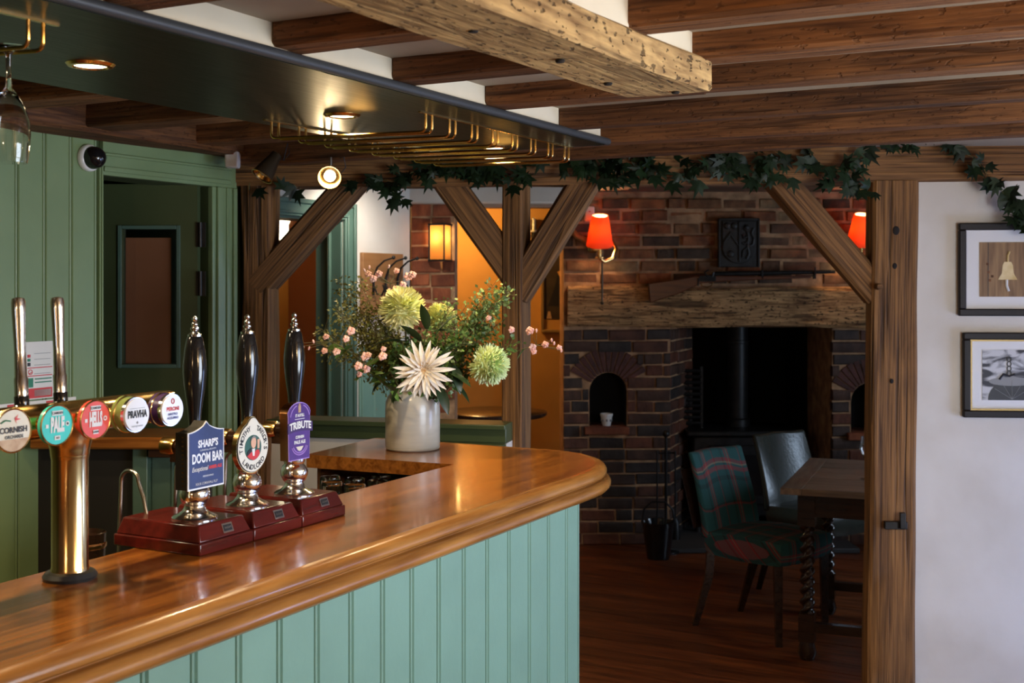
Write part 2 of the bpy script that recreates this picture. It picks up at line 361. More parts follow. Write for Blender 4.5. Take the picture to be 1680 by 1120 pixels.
def tag(o, label, cat, group=None, kind=None):
    o['label'] = label; o['category'] = cat
    if group: o['group'] = group
    if kind: o['kind'] = kind
    return o
def thing(name, label, cat, W=None, group=None):
    o = bpy.data.objects.new(name, None); C.objects.link(o); o.empty_display_size = 0.05
    if W is not None: o.matrix_basis = W
    return tag(o, label, cat, group)
def struct(name, b, mt, W=None, label=None, cat=None, bev=0.0, smooth=40):
    o = obj(name, b, mt, None, W, bev=bev, smooth=smooth); o['kind'] = 'structure'
    if label: o['label'] = label; o['category'] = cat
    return o
def Tr(x, y, z): return Matrix.Translation((x, y, z))
def Rz(a): return Matrix.Rotation(a, 4, 'Z')
def Rx(a): return Matrix.Rotation(a, 4, 'X')
def Ry(a): return Matrix.Rotation(a, 4, 'Y')
def B_(s, t, z=0.0): return BAR @ Tr(s, t, z)
def point_light(name, pos, power, col, r=0.03, parent=None):
    l = bpy.data.lights.new(name, 'POINT'); l.energy = power; l.color = col; l.shadow_soft_size = r
    o = bpy.data.objects.new(name, l); C.objects.link(o)
    if parent: o.parent = parent; o.matrix_basis = wm(parent).inverted() @ Tr(*pos)
    else: o.location = pos
    return o
def spot_light(name, pos, dirv, power, col, ang, blend=0.5, r=0.03, parent=None):
    l = bpy.data.lights.new(name, 'SPOT'); l.energy = power; l.color = col; l.shadow_soft_size = r; l.spot_size = R(ang); l.spot_blend = blend
    o = bpy.data.objects.new(name, l); C.objects.link(o); W = facing(pos, dirv)
    if parent: o.parent = parent; o.matrix_basis = wm(parent).inverted() @ W
    else: o.matrix_basis = W
    return o
def timber(L, w, h, seed=0, amp=0.006, cham=0.012, seg=0.07, taper=0.0):
    """hewn timber along local x, centred on y and z"""
    b = MB(); n = max(2, int(L/seg)); c = cham
    ring = [(-w/2+c,-h/2),(0,-h/2),(w/2-c,-h/2),(w/2,-h/2+c),(w/2,0),(w/2,h/2-c),(w/2-c,h/2),(0,h/2),(-w/2+c,h/2),(-w/2,h/2-c),(-w/2,0),(-w/2,-h/2+c)]
    vs = []; k = len(ring)
    for i in range(n+1):
        x = L*i/n
        for j, (y, z) in enumerate(ring):
            q = Vector((x*2.3+seed*9.1, y*9+seed*3.3, z*9))
            d = mnoise.noise(q)*amp; e = mnoise.noise(q+Vector((31,7,3)))*amp
            f = 1-taper*i/n
            vs.append((x, y*f+(d if abs(y) > 0.4*w else 0)*(1 if y > 0 else -1), z*f+e))
    fs = [(i*k+j, i*k+(j+1)%k, (i+1)*k+(j+1)%k, (i+1)*k+j) for i in range(n) for j in range(k)]
    fs = [tuple(reversed(f)) for f in fs]
    fs.append(tuple(range(k))); fs.append(tuple(n*k+j for j in range(k-1,-1,-1)))
    fs = [tuple(reversed(f)) for f in fs]
    return b.add(vs, fs)
def axis_m(p0, p1, up=(0,0,1)):
    """matrix with x from p0 to p1"""
    p0 = Vector(p0); x = (Vector(p1)-p0).normalized(); z = Vector(up); z = (z-x*z.dot(x)).normalized(); y = z.cross(x)
    m = Matrix((x, y, z)).transposed().to_4x4(); m.translation = p0; return m
# ================================================================== THE SETTING
def wall_with_hole(name, mt, W, x0, x1, z0, z1, y0, y1, holes, label, cat='wall'):
    """slab in local x/z with rectangular holes (hx0, hx1, hz0, hz1), sorted by x"""
    b = MB(); x = x0
    for hx0, hx1, hz0, hz1 in holes:
        b.box(x, y0, z0, hx0, y1, z1)
        if hz0 > z0: b.box(hx0, y0, z0, hx1, y1, hz0)
        if hz1 < z1: b.box(hx0, y0, hz1, hx1, y1, z1)
        x = hx1
    b.box(x, y0, z0, x1, y1, z1)
    return struct(name, b, mt, W, label, cat)
# floor: planks run across the room, square to the bar
b = MB().box(-3.4, -2.5, -0.12, 7.6, 6.0, -0.022)
floor = struct('floor', b, 'oak_dark', BAR, 'dark red-brown wooden plank floor', 'floor')
pl = {}
for i in range(66):
    s0 = -1.9+i*0.135; w = 0.131; vi = i % 3
    if vi not in pl:
        pb = MB().box(0, -0.5*w, -0.02, 7.6, 0.5*w, 0.0); pl[vi] = mesh_of('plank', pb, 'floorwood', 0)
    o = obj('plank', pl[vi], parent=floor, L=Matrix.Translation((s0+w/2, -2.3-0.3*vi, random.uniform(-0.0015, 0.0015))) @ Rz(R(90)))
# walls of the bar room
wall_with_hole('wall_right', 'plaster', BAR, -3.3, 3.62, 0, 2.14, -2.45, -2.3, [(W1['s0'], W1['s1'], W1['z0'], W1['z1']), (2.45, 3.25, 0, 1.9)], 'white plaster wall with the bar window, right of the room')
b = MB().box(0,0,0,0.05,0.05,1.9).box(0.75,0,0,0.8,0.05,1.9).box(0.05,0,1.15,0.75,0.05,1.9).box(0.05,0,0,0.75,0.05,0.12)
_dr = struct('added_door_2', b, 'white', BAR @ Tr(2.45,-2.43,0), 'added unseen white door with low glass panes, right of the room', 'door')  # unseen door added to let blue light onto wall, post and bar end
obj('mullion', MB().box(0.388,0.01,0.12,0.412,0.04,1.15), 'white', _dr)
for _k in range(2): obj('pane', MB().box(0.05+0.362*_k,0.022,0.12,0.388+0.362*_k,0.028,1.15), 'pane', _dr)
struct('wall_behind', MB().box(-3.4, -2.45, 0, -3.3, 2.7, 2.3), 'plaster_brown', BAR, 'plaster wall behind the viewpoint', 'wall')
def window(n, W, w, h, label):
    b = MB(); f = 0.05
    b.box(0,0,0,w,0.08,f).box(0,0,h-f,w,0.08,h).box(0,0,f,f,0.08,h-f).box(w-f,0,f,w,0.08,h-f)
    o = struct('window_%d' % n, b, 'white', W, label, 'window')
    for k in (1, 2): obj('mullion', MB().box(w*k/3-0.014, 0.02, f, w*k/3+0.014, 0.06, h-f), 'white', o)
    obj('glazing_bar', MB().box(f, 0.022, h/2-0.012, w-f, 0.058, h/2+0.012), 'white', o)
    for k in range(3):
        for r in range(2):
            obj('pane', MB().box(w*k/3+f*0.5, 0.038, r*h/2+f*0.5, w*(k+1)/3-f*0.5, 0.042, (r+1)*h/2-f*0.5), 'pane', o)
window(1, BAR @ Tr(W1['s0'], -2.43, W1['z0']), W1['s1']-W1['s0'], W1['z1']-W1['z0'], 'white casement window lighting the bar front')
# green boarded wall behind the servery, with the doorway
DS0 = S_of(168, 1.71); DS1 = S_of(345, 1.71); JE = 1.86
wall_left = wall_with_hole('wall_left', 'green_dark', BAR, -3.3, JE, 0, 2.25, 1.722, 1.86, [(DS0-0.0, DS1, 0, 1.985)], 'sage green boarded wall behind the bar')
bw = S_of(82, 1.71)-S_of(37, 1.71); s_edge = S_of(160, 1.71); bd = {}
def board_mesh(w, h, d, mt, bead=0.006):
    """tongue-and-groove board: flat face towards -y, chamfered edges and a bead on one side"""
    pr = [(0,d),(0,0.004),(0.003,0.0),(w-0.016,0),(w-0.0145,0.003),(w-0.013,0.003),(w-0.0115,-0.0004),(w-0.0085,-0.0016),(w-0.0055,-0.0004),(w-0.004,0.003),(w-0.002,0.005),(w-0.002,d)]
    b = MB(); n = len(pr); vs = [(x,y,0) for x,y in pr]+[(x,y,h) for x,y in pr]
    b.add(vs, [tuple(range(n-1,-1,-1)), tuple(range(n,2*n))]+[(i,(i+1)%n,n+(i+1)%n,n+i) for i in range(n)])
    return mesh_of('board', b, mt, 30)
gm = board_mesh(bw, 2.10, 0.012, 'green')
for k in range(14):
    obj('board', gm, parent=wall_left, L=Tr(s_edge-(k+1)*bw, 1.71, 0))
# architrave and jambs of the doorway
def trim(n, b, mt, W, label): return struct('trim_%d' % n, b, mt, W, label, 'trim', bev=0.003)
b = MB().box(s_edge, 1.700, 0, DS0-0.004, 1.722, 2.04).box(s_edge+0.012, 1.694, 0, DS0-0.016, 1.70, 2.028)
trim(1, b, 'green', BAR, 'green moulded door post beside the boarded wall')
hz = 1.985
b = MB().box(DS0-0.004, 1.702, hz, JE, 1.722, 2.13).box(DS0-0.004, 1.694, hz+0.012, JE-0.04, 1.702, hz+0.03).box(DS0-0.004, 1.690, hz+0.065, JE-0.04, 1.702, hz+0.075)
trim(2, b, 'green', BAR, 'green door head board over the dark doorway')
b = MB().box(DS1, 1.700, 0, JE, 1.722, hz).box(DS1+0.02, 1.690, 0, DS1+0.05, 1.70, hz).box(DS1+0.075, 1.694, 0, DS1+0.09, 1.70, hz).box(DS1+0.11, 1.69, 0, JE-0.01, 1.70, hz)
trim(3, b, 'green', BAR, 'green moulded door post next to the oak corner post')
# space behind the doorway
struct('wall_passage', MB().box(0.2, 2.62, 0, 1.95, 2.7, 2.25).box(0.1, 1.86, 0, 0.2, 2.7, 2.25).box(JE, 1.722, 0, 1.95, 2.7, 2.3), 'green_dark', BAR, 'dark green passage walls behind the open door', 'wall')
# the middle room: white wall with the teal doorway, parallel to the bar
wt = 2.25; ds0 = S_of(451, wt); ds1 = S_of(562, wt); we = S_of(672, wt)
dh = 1.62+(467-352)*Dt(452, wt)/FPX
wall_mid = wall_with_hole('wall_middle', 'plaster', BAR, 1.95, we, 0, 2.3, wt, wt+0.16, [(ds0, ds1, 0, dh)], 'white plaster wall with the teal doorway')
def archi(b, x0, x1, zt, y, w, d):
    for k, (a, e) in enumerate(((0, w), (0.012, w*0.62), (0.02, w*0.32))):
        yy = y-d*(k+1)/3
        b.box(x0-w, yy, 0, x0-w+e, y, zt+w-(w-e)*0) if False else None
    b.box(x0-w, y-d, 0, x0, y, zt+w).box(x1, y-d, 0, x1+w, y, zt+w).box(x0, y-d, zt, x1, y, zt+w)
    b.box(x0-w, y-d-0.012, 0, x0-w+0.022, y-d, zt+w).box(x1+w-0.022, y-d-0.012, 0, x1+w, y-d, zt+w).box(x0-w+0.022, y-d-0.012, zt+w-0.022, x1+w-0.022, y-d, zt+w)
    b.box(x0-0.025, y-d-0.008, 0, x0-0.012, y-d, zt+0.025).box(x1+0.012, y-d-0.008, 0, x1+0.025, y-d, zt+0.025).box(x0-0.012, y-d-0.008, zt+0.012, x1+0.012, y-d, zt+0.025)
    return b
b = archi(MB(), ds0, ds1, dh, wt, 0.085, 0.02)
trim(4, b, 'frame_green', BAR, 'teal moulded architrave around the doorway in the white wall')
b = MB().box(ds1-0.012, wt, 0, ds1, wt+0.16, dh).box(ds0, wt, 0, ds0+0.012, wt+0.16, dh).box(ds0+0.012, wt, dh-0.012, ds1-0.012, wt+0.16, dh)
b.box(ds1-0.03, wt+0.06, 0, ds1-0.012, wt+0.075, dh-0.012)
trim(5, b, 'frame_green', BAR, 'teal door lining inside the doorway in the white wall')
# beyond that doorway
struct('wall_ochre', MB().box(2.0, 3.35, 0, 6.0, 3.45, 2.3), 'ochre', BAR, 'ochre wall seen through the teal doorway', 'wall')
b = MB().box(-1.275, 6.95, 0, -1.00, 7.25, 2.3)
struct('wall_terracotta', b, 'terracotta', None, 'terracotta wall end seen through the teal doorway', 'wall')
struct('wall_corridor_end', MB().box(1.9, 2.41, 0, 2.0, 3.45, 2.3), 'terracotta', BAR, 'terracotta end wall of the corridor', 'wall')
# teal panelling below, right of the doorway
b = MB().box(S_of(584, wt)+0.02, wt-0.012, 0, we, wt, 1.30)
tp = trim(6, b, 'teal', BAR, 'teal dado panelling under the white wall')
tw = board_mesh(0.115, 1.29, 0.01, 'teal'); k = 0; x = S_of(584, wt)+0.03
while x+0.115 < we: obj('board', tw, parent=tp, L=Tr(x, wt-0.021, 0)); x += 0.115
# brick pier with the lantern, white lintel, ochre room beyond
PX0 = P(675, 0, 6.85).x; PX1 = P(746, 0, 6.85).x
pier = struct('wall_pier', MB().box(PX0, 6.862, 0, PX1, 7.2, 2.085), 'mortar', None, 'red brick pier carrying the black wall lantern', 'wall')
BR = {}
def brick_mesh(mt, variant, w=0.215, h=0.064, d=0.06):
    key = (mt, variant)
    if key not in BR:
        rnd = random.Random(variant*31+5); b = MB(); c = 0.006
        j = lambda a=0.003: rnd.uniform(-a, a)
        # front face inset (chamfered), body behind
        fr = [(c+j(),0+j(0.002),c+j()),(w-c+j(),0+j(0.002),c+j()),(w-c+j(),0+j(0.002),h-c+j()),(c+j(),0+j(0.002),h-c+j())]
        md = [(j(),c,j()),(w+j(),c,j()),(w+j(),c,h+j()),(j(),c,h+j())]
        bk = [(0,d,0),(w,d,0),(w,d,h),(0,d,h)]
        vs = fr+md+bk
        fs = [(0,1,2,3)]+[(i,i+4,(i+1)%4+4,(i+1)%4) for i in range(4)]+[(4+i,8+i,8+(i+1)%4,4+(i+1)%4) for i in range(4)]+[(11,10,9,8)]
        b.add(vs, fs); BR[key] = mesh_of('brick', b, mt, 30)
    return BR[key]
def lay_bricks(parent, mt, x0, x1, z0, z1, y, course=0.075, keep=None, jit=0.006, seed=1, lens=(0.215,0.215,0.215,0.105,0.16), W=None, gap=0.011):
    rnd = random.Random(seed); z = z0; r = 0
    while z+course*0.6 < z1:
        x = x0-(0.11 if r % 2 else 0)
        while x < x1-0.01:
            w = rnd.choice(lens)*rnd.uniform(0.93, 1.06); a = max(x, x0); e = min(x+w, x1)
            if e-a > 0.035:
                segs = [(a, e)]
                if keep: segs = keep(a, e, z, z+course-0.01)
                for a2, e2 in segs:
                    if e2-a2 < 0.03: continue
                    L = Tr(a2, y+rnd.uniform(-jit, jit), z+rnd.uniform(-0.003,0.003)) @ Matrix.Diagonal(((e2-a2)/0.215, 1, (min(course-gap, z1-z))/0.064, 1)) @ Ry(rnd.uniform(-0.008, 0.008))
                    obj('brick', brick_mesh(mt, rnd.randrange(4)), parent=parent, L=(W @ L) if W else L)
            x += w+gap
        z += course; r += 1
lay_bricks(pier, 'brick_red', PX0, PX1, 0.9, 2.08, 6.85, course=0.079, seed=4)
lint0 = P(655, 0, 6.9).x
struct('trim_7', MB().box(lint0, 6.80, 2.072, 0.36, 7.15, 2.185), 'plaster', None, 'white plastered lintel over the opening to the ochre room', 'lintel', bev=0.012)
struct('wall_ochre_room', MB().box(-0.62, 9.3, 0, 0.7, 9.4, 2.3).box(-0.70, 7.2, 0, -0.60, 9.4, 2.3), 'ochre', None, 'ochre wall of the small room beyond the brick pier', 'wall')
# fireplace wall
YW = 7.60; K = YW/FPX
def FX(px): return (px-840)*K
def FZ(py): return EYE-(py-HOR)*K
x_l = FX(925); x_o0 = FX(1100); x_o1 = FX(1366); zb = FZ(533)
nich = [(FX(998), 0.735, 0.955, 0.118), (FX(1428), 0.70, 0.89, 0.118)]     # centre x, sill, springing, half width
b = MB(); yb = YW+0.014; ye = 8.25
def pier_core(b, x0, x1, n, zt):
    cx, zs, zp, r = n
    b.box(x0, yb, 0, cx-r, ye, zt).box(cx+r, yb, 0, x1, ye, zt).box(cx-r, yb, 0, cx+r, ye, zs-0.02)
    N = 10                                     # arched head
    for k in range(N):
        a0 = math.pi-math.pi*k/N; a1 = math.pi-math.pi*(k+1)/N
        xa, xb = cx+r*math.cos(a0), cx+r*math.cos(a1); za, zb_ = zp+r*math.sin(a0)*1.0, zp+r*math.sin(a1)*1.0
        b.prism([(xa, za), (xb, zb_), (xb, zt), (xa, zt)], yb, ye, 'y')
    b.box(cx-r, yb+0.28, zs-0.02, cx+r, ye, zt-0.1)
pier_core(b, x_l, x_o0, nich[0], zb)
pier_core(b, x_o1, 3.30, nich[1], zb)
b.box(x_l, yb, zb, 3.30, ye, 2.3)
fire = struct('wall_fireplace', b, 'mortar', None, 'dark brick chimney wall with arched niches beside the hearth', 'wall', smooth=0)
struct('wall_hearth_back', MB().box(x_o0-0.1, 8.9, 0, x_o1+0.1, 9.0, 2.3).box(x_o0-0.12, 8.25, 0, x_o0, 9.0, 2.3).box(x_o1, 8.25, 0, x_o1+0.12, 9.0, 2.3), 'matt_black', None, 'sooty back of the hearth', 'wall')
def keep_low(nn, xm0, xm1):
    cx, zs, zp, r = nn; ro = 0.272
    def cut(x): return x
    def f(a, e, z0, z1):
        zm = (z0+z1)/2
        if zs-0.03 < zm < zp: h = r+0.004
        elif zp <= zm < zp+ro: h = max(min(math.sqrt(max(ro*ro-(zm-zp)**2, 0)), 1.72*(zm-zp)+0.02), r+0.004 if zm < zp+r*0.6 else 0.0)
        else: return [(a, e)]
        if zm >= zp and h < r*0.5: return [(a, e)]
        out = []
        if a < cx-h: out.append((a, min(e, cx-h)))
        if e > cx+h: out.append((max(a, cx+h), e))
        return out
    return f
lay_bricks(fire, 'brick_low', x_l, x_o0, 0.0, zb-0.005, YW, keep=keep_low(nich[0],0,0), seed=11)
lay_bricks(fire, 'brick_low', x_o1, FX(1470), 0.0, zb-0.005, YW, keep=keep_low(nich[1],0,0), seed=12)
zt = FZ(466)
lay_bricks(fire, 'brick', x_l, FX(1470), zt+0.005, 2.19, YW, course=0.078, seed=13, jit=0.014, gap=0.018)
# inner reveal of the left pier, turned into the hearth
rev = Tr(x_o0, YW+0.012, 0) @ Rz(R(68))
obj('reveal', MB().box(0.0, 0.012, 0, 0.62, 0.10, zb), 'mortar', fire, W=rev)
lay_bricks(fire, 'brick_low', 0.0, 0.6, 0.0, zb-0.005, 0.0, seed=15, W=rev)
# arch rings and sills of the niches
for cx, zs, zp, r in nich:
    N = 13; vb = MB(); ri, ro = r+0.003, 0.268
    vb.prism([(-0.0082,ri),(0.0082,ri),(0.0188,ro),(-0.0188,ro)], -0.012, 0.06, 'y'); vm = mesh_of('arch_brick', vb, 'voussoir', 20)
    for k in range(N):
        a = R(-58+116*k/(N-1))
        obj('arch_brick', vm, parent=fire, L=Tr(cx, YW+0.014, zp) @ Ry(a), bev=0.003)
    obj('niche_sill', MB().box(cx-r-0.03, YW-0.045, zs-0.045, cx+r+0.01, YW+0.26, zs), 'brick_red', fire, bev=0.005)
# black linings put inside the niches over the mortar
for cx, zs, zp, r in nich:
    lb = MB().box(cx-r, YW+0.262, zs, cx+r, YW+0.285, zp+r*0.98)
    for sx in (-1, 1): lb.box(min(cx+sx*r, cx+sx*(r-0.004)), YW+0.05, zs, max(cx+sx*r, cx+sx*(r-0.004)), YW+0.262, zp)
    for k in range(10):
        a0 = math.pi*k/10; a1 = math.pi*(k+1)/10
        lb.prism([(cx+r*math.cos(a0), zp+r*math.sin(a0)), (cx+(r-0.005)*math.cos(a0), zp+(r-0.005)*math.sin(a0)), (cx+(r-0.005)*math.cos(a1), zp+(r-0.005)*math.sin(a1)), (cx+r*math.cos(a1), zp+r*math.sin(a1))], YW+0.05, YW+0.262, 'y')
    obj('niche_lining', lb, 'matt_black', fire, smooth=0)
# hearth slab
struct('trim_8', MB().box(x_o0-0.05, 7.35, 0, x_o1+0.1, 8.9, 0.03), 'slate', None, 'dark stone hearth slab under the stove', 'hearth', bev=0.006)
# dining-room right wall with its window
b = MB()
for (y0, y1, z0, z1) in ((4.3,5.2,0,2.3),(6.3,7.7,0,2.3),(5.2,6.3,0,0.8),(5.2,6.3,1.9,2.3)): b.box(3.30, y0, z0, 3.45, y1, z1)
struct('wall_dining_right', b, 'plaster', None, 'white plaster wall with the dining window', 'wall')
window(2, Matrix.Translation((3.44, 6.3, 0.8)) @ Rz(R(-90)), 1.1, 1.1, 'white casement window lighting the dining table')
# white infill panel right of the oak post
xp, _ = FP(1500, 600); xe = 2.05
xe = (FRAME.inverted() @ Vector((3.42, 4.30, 0))).x
struct('wall_infill', MB().box(xp-0.03, 0.03, 0, xe, 0.15, 2.02), 'plaster', FRAME, 'off-white plaster panel with two framed pictures', 'wall')
# low white wall with green capping between the left and middle posts
cpx, _ = FP(843, 600)
dwM = Tr(0,0,-0.022) @ FRAME @ axis_m((0.05, 0.04, 0), (cpx-0.02, -0.09, 0))
dl = cpx-0.06
dw = struct('wall_dwarf', MB().box(0, 0, 0.022, dl, 0.10, 1.06), 'plaster', dwM, 'low white wall under the green capping rail', 'wall')
b = MB().box(0, -0.012, 1.062, dl, 0.11, 1.118).box(0, -0.03, 1.112, dl, 0.13, 1.13)
trim(9, b, 'green_dark', dwM, 'dark green capping rail behind the stoneware jar')
b = MB().box(dl*0.55, -0.075, 1.03, dl, -0.012, 1.062)
trim(10, b, 'green_dark', dwM, 'narrow green ledge behind the stoneware jar')
# ---------------------------------------------------------------- ceilings
ZJ = 2.072; ZC = 2.124
ceil = struct('ceiling', MB().box(-3.3, -2.4, ZC, 3.4, 0.115, 2.26), 'shaded_ceiling_plaster', BAR, 'cream plaster ceiling between dark oak joists', 'ceiling')
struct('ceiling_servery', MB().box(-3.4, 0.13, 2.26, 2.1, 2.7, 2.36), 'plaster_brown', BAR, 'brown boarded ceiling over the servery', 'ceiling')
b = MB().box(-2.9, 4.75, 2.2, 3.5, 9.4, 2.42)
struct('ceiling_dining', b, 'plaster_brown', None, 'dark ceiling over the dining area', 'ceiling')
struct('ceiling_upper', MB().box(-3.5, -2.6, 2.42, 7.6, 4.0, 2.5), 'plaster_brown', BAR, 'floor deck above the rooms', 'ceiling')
def joist(s, t0, t1, w=0.095, zt=2.145, zb=ZJ, mt='oak_dark', seed=0, skew=0.0):
    L = abs(t1-t0); h = zt-zb
    obj('joist', timber(L, w, h, seed, amp=0.004, cham=0.008), mt, ceil, L=axis_m((s, t0, (zt+zb)/2), (s+skew, t1, (zt+zb)/2)))
for i, s in enumerate((-0.74, -0.33, 0.10, 0.52, 0.95)): joist(s+0.03, 0.112, -0.44, seed=i, zb=ZJ+0.004)
for i, s in enumerate((-0.50, -0.12, 0.22, 0.56, 0.93)): joist(s+0.03, -0.42, -2.3, seed=20+i, skew=0.01*(i-2), w=0.088)
joist(1.41, 0.112, -2.3, seed=31, w=0.08, zb=ZJ-0.004)
joist(1.80, 1.60, -2.3, seed=32, w=0.09, zb=ZJ-0.008)
joist(2.20, 1.62, -2.3, seed=33, w=0.09, zb=ZJ-0.004)
# plaster filling on top of the main beam, between the joists
_js = [-0.50, -0.12, 0.22, 0.56, 0.93]
for a_, c_ in zip(_js[:-1], _js[1:]):
    if a_ < 0.5: obj('beam_filling', MB().box(a_+0.078, -0.57, 2.066, min(c_-0.01, 0.585), -0.42, ZC+0.01), 'plaster_warm', ceil)
# joists and wall plate over the servery
for i, s in enumerate((-0.42, 0.08, 0.59, 1.06, 1.56)): joist(s, 0.13, 1.60, seed=40+i, w=0.12, zt=2.26, zb=2.115)
obj('wall_plate', timber(4.6, 0.13, 0.10, 51, amp=0.008), 'oak_dark', ceil, L=axis_m((-2.7, 1.645, 2.15), (1.9, 1.645, 2.15)))
# bulkhead above the bar canopy
struct('wall_bulkhead', MB().box(-3.3, 0.115, 2.068, 1.672, 0.135, 2.26).box(1.66, 0.135, 2.078, 1.672, 0.72, 2.26), 'plaster_warm', BAR, 'cream bulkhead between the bar canopy and the ceiling', 'wall')
# ================================================================== TIMBER FRAME AND BEAM
tf = thing('timber_frame', 'old oak post-and-beam frame with curved braces between bar and fireplace', 'timber frame', FRAME)
def tpart(name, p0, p1, w, h, seed, mt='oak', up=(0,1,0), amp=0.006, cham=0.012):
    p0 = Vector(p0); p1 = Vector(p1)
    return obj(name, timber((p1-p0).length, w, h, seed, amp, cham), mt, tf, L=axis_m(p0, p1, up))
x0, z0 = FP(400, 301); x1 = (FRAME.inverted() @ Vector((3.28, 4.3, 0))).x
tpart('tie_beam', (-0.12, 0.08, 2.066), (x1, 0.08, 2.066), 0.145, 0.16, 1, up=(0,-1,0), amp=0.009)
lx, _ = FP(415, 500); tpart('post', (lx, 0.075, 0), (lx+0.01, 0.075, 2.0), 0.115, 0.13, 2, mt='oak', amp=0.013)
mid = obj('post', timber(2.0, 0.078, 0.125, 3, 0.003, 0.006), 'oak', tf, L=Tr(cpx-0.006, 0.02, 0) @ Rz(R(-13)) @ axis_m((0,0.05,0),(0,0.05,2.0),(0,1,0)))
rx, _ = FP(1466, 700); tpart('post', (rx-0.008, 0.06, 0), (rx+0.010, 0.06, 2.0), 0.166, 0.115, 4, amp=0.008)
def brace(a, c, w, d, seed, y=0.07):
    ax, az = FP(*a); cx_, cz = FP(*c); p0 = Vector((ax, y, az)); p1 = Vector((cx_, y, cz)); dd = (p1-p0).normalized()*0.05
    return tpart('brace', p0-dd, p1+dd, w, d, seed, amp=0.006)
brace((430,456), (564,306), 0.105, 0.11, 5)
brace((838,446), (737,306), 0.11, 0.10, 6)
brace((855,465), (953,306), 0.115, 0.11, 7)
brace((1432,466), (1292,303), 0.105, 0.11, 8)
for (px, py, r) in ((1470,378,0.014),(1468,436,0.009),(1463,625,0.007)):
    hx, hz_ = FP(px, py); obj('knot', MB().ball((0,0,0), r, 10, 6, (1,0.3,1.3)), 'hole', tf, L=Tr(hx, 0.0, hz_))
hx, hz_ = FP(1440, 470); obj('peg', MB().lathe([(0.012,-0.01),(0.012,0.03),(0.009,0.034)], 10), 'oak', tf, L=Tr(hx, 0.0, hz_) @ Rx(R(90)))
lx_, lz_ = FP(1468, 860)
lt = obj('latch', MB().box(-0.04,-0.012,-0.014,0.04,0.012,0.014).box(0.01,-0.03,-0.008,0.03,-0.012,0.05), 'iron', tf, L=Tr(lx_, -0.012, lz_), bev=0.002)
# main ceiling beam, laid under the joists parallel to the bar
bm_end = 0.60
bmT = -0.50
ob = obj('ceiling_beam', timber(3.0, 0.19, 0.064, 61, amp=0.006, cham=0.006), 'oak_pale', None, W=BAR @ axis_m((bm_end-3.0, -0.365, 2.042), (bm_end, -0.50, 2.042)))
tag(ob, 'heavy pale weathered oak beam under the ceiling joists', 'beam')
for s_, t_ in ((-0.15,-0.46),(0.14,-0.47),(0.40,-0.45),(0.56,-0.53)):
    obj('peg_hole', MB().lathe([(0.007,-0.002),(0.009,0.0015),(0.007,0.004)], 10), 'hole', ob, W=B_(s_, t_, 2.008))
# ================================================================== BAR
ZB = 1.10
path = [(-1.75,0.0)]+[(x,0.0) for x in (-0.9,-0.4,0.1,0.6,1.0)]
for k in range(15):
    a = R(-90+90*k/14); path.append((1.30+0.39*math.cos(a), 0.30+0.30*math.sin(a)))
path += [(1.69,0.5),(1.685,0.945)]
inner = [(1.245,0.91),(1.275,0.405),(-1.75,0.39)]
left_end = [(1.66,0.95)]
top_poly = path+left_end+inner
b = MB().prism(top_poly, ZB-0.04, ZB, 'z')
top = obj('bar_counter', b, 'counter', None, W=BAR, smooth=20); tag(top, 'glossy orange-brown L-shaped wooden bar top', 'bar top')
prof = [(-0.03,1.028),(0.012,1.028),(0.024,1.032),(0.031,1.040),(0.033,1.049),(0.030,1.057),(0.023,1.0625),(0.0135,1.0645),(0.006,1.0655),(0.006,1.0695),(0.0155,1.0705),(0.020,1.076),(0.0205,1.083),(0.017,1.091),(0.010,1.097),(0.0,1.1002),(-0.012,1.1004),(-0.03,1.06)]
def sweep(path, prof):
    b = MB(); n = len(prof); vs = []; fs = []
    for i, p in enumerate(path):
        a = Vector(path[max(i-1,0)]); c = Vector(path[min(i+1,len(path)-1)]); d = (c-a).normalized(); nn = Vector((d.y, -d.x))
        for o, z in prof: vs.append((p[0]+nn.x*o, p[1]+nn.y*o, z))
    for i in range(len(path)-1):
        for k in range(n): k2 = (k+1)%n; fs.append((i*n+k, (i+1)*n+k, (i+1)*n+k2, i*n+k2))
    fs.append(tuple(range(n))); fs.append(tuple((len(path)-1)*n+k for k in range(n-1,-1,-1)))
    return b.add(vs, fs)
obj('edge_moulding', sweep(path, prof), 'counter_edge', top, smooth=50)
bf = thing('panelled_bar', 'teal tongue-and-groove boarded front of the bar', 'bar front', BAR)
obj('carcass', MB().box(-1.75, 0.014, 0, 1.262, 0.20, ZB-0.042).box(1.262, 0.25, 0, 1.28, 0.80, 0.85).box(1.20, 0.20, 0, 1.262, 0.36, ZB-0.045), 'teal', bf)
bx = 1.264; bws = [0.08]+[0.1105]*26; tb = {}
for wv in bws:
    if wv not in tb: tb[wv] = board_mesh(wv, ZB-0.07, 0.014, 'teal')
    bx -= wv
    obj('board', tb[wv], parent=bf, L=Tr(bx, 0.0, 0))
obj('skirting', MB().box(-1.75, -0.016, 0, 1.27, 0.0, 0.12), 'teal', bf, bev=0.004)
# arm carcass: far cupboard under the L of the bar, with a shelf for glasses
sh = thing('glass_shelf', 'dark shelf for clean glasses under the short arm of the bar', 'shelf', BAR)
obj('shelf_board', MB().box(1.09, 0.43, 0.90, 1.63, 0.90, 0.92), 'oak_dark', sh)
obj('back_panel', MB().box(1.61, 0.42, 0, 1.63, 0.90, ZB-0.045), 'green_dark', sh)
obj('side_panel', MB().box(1.30, 0.895, 0, 1.61, 0.91, ZB-0.045), 'oak_dark', sh)
obj('side_panel', MB().box(1.31, 0.40, 0, 1.61, 0.418, ZB-0.045), 'oak_dark', sh)
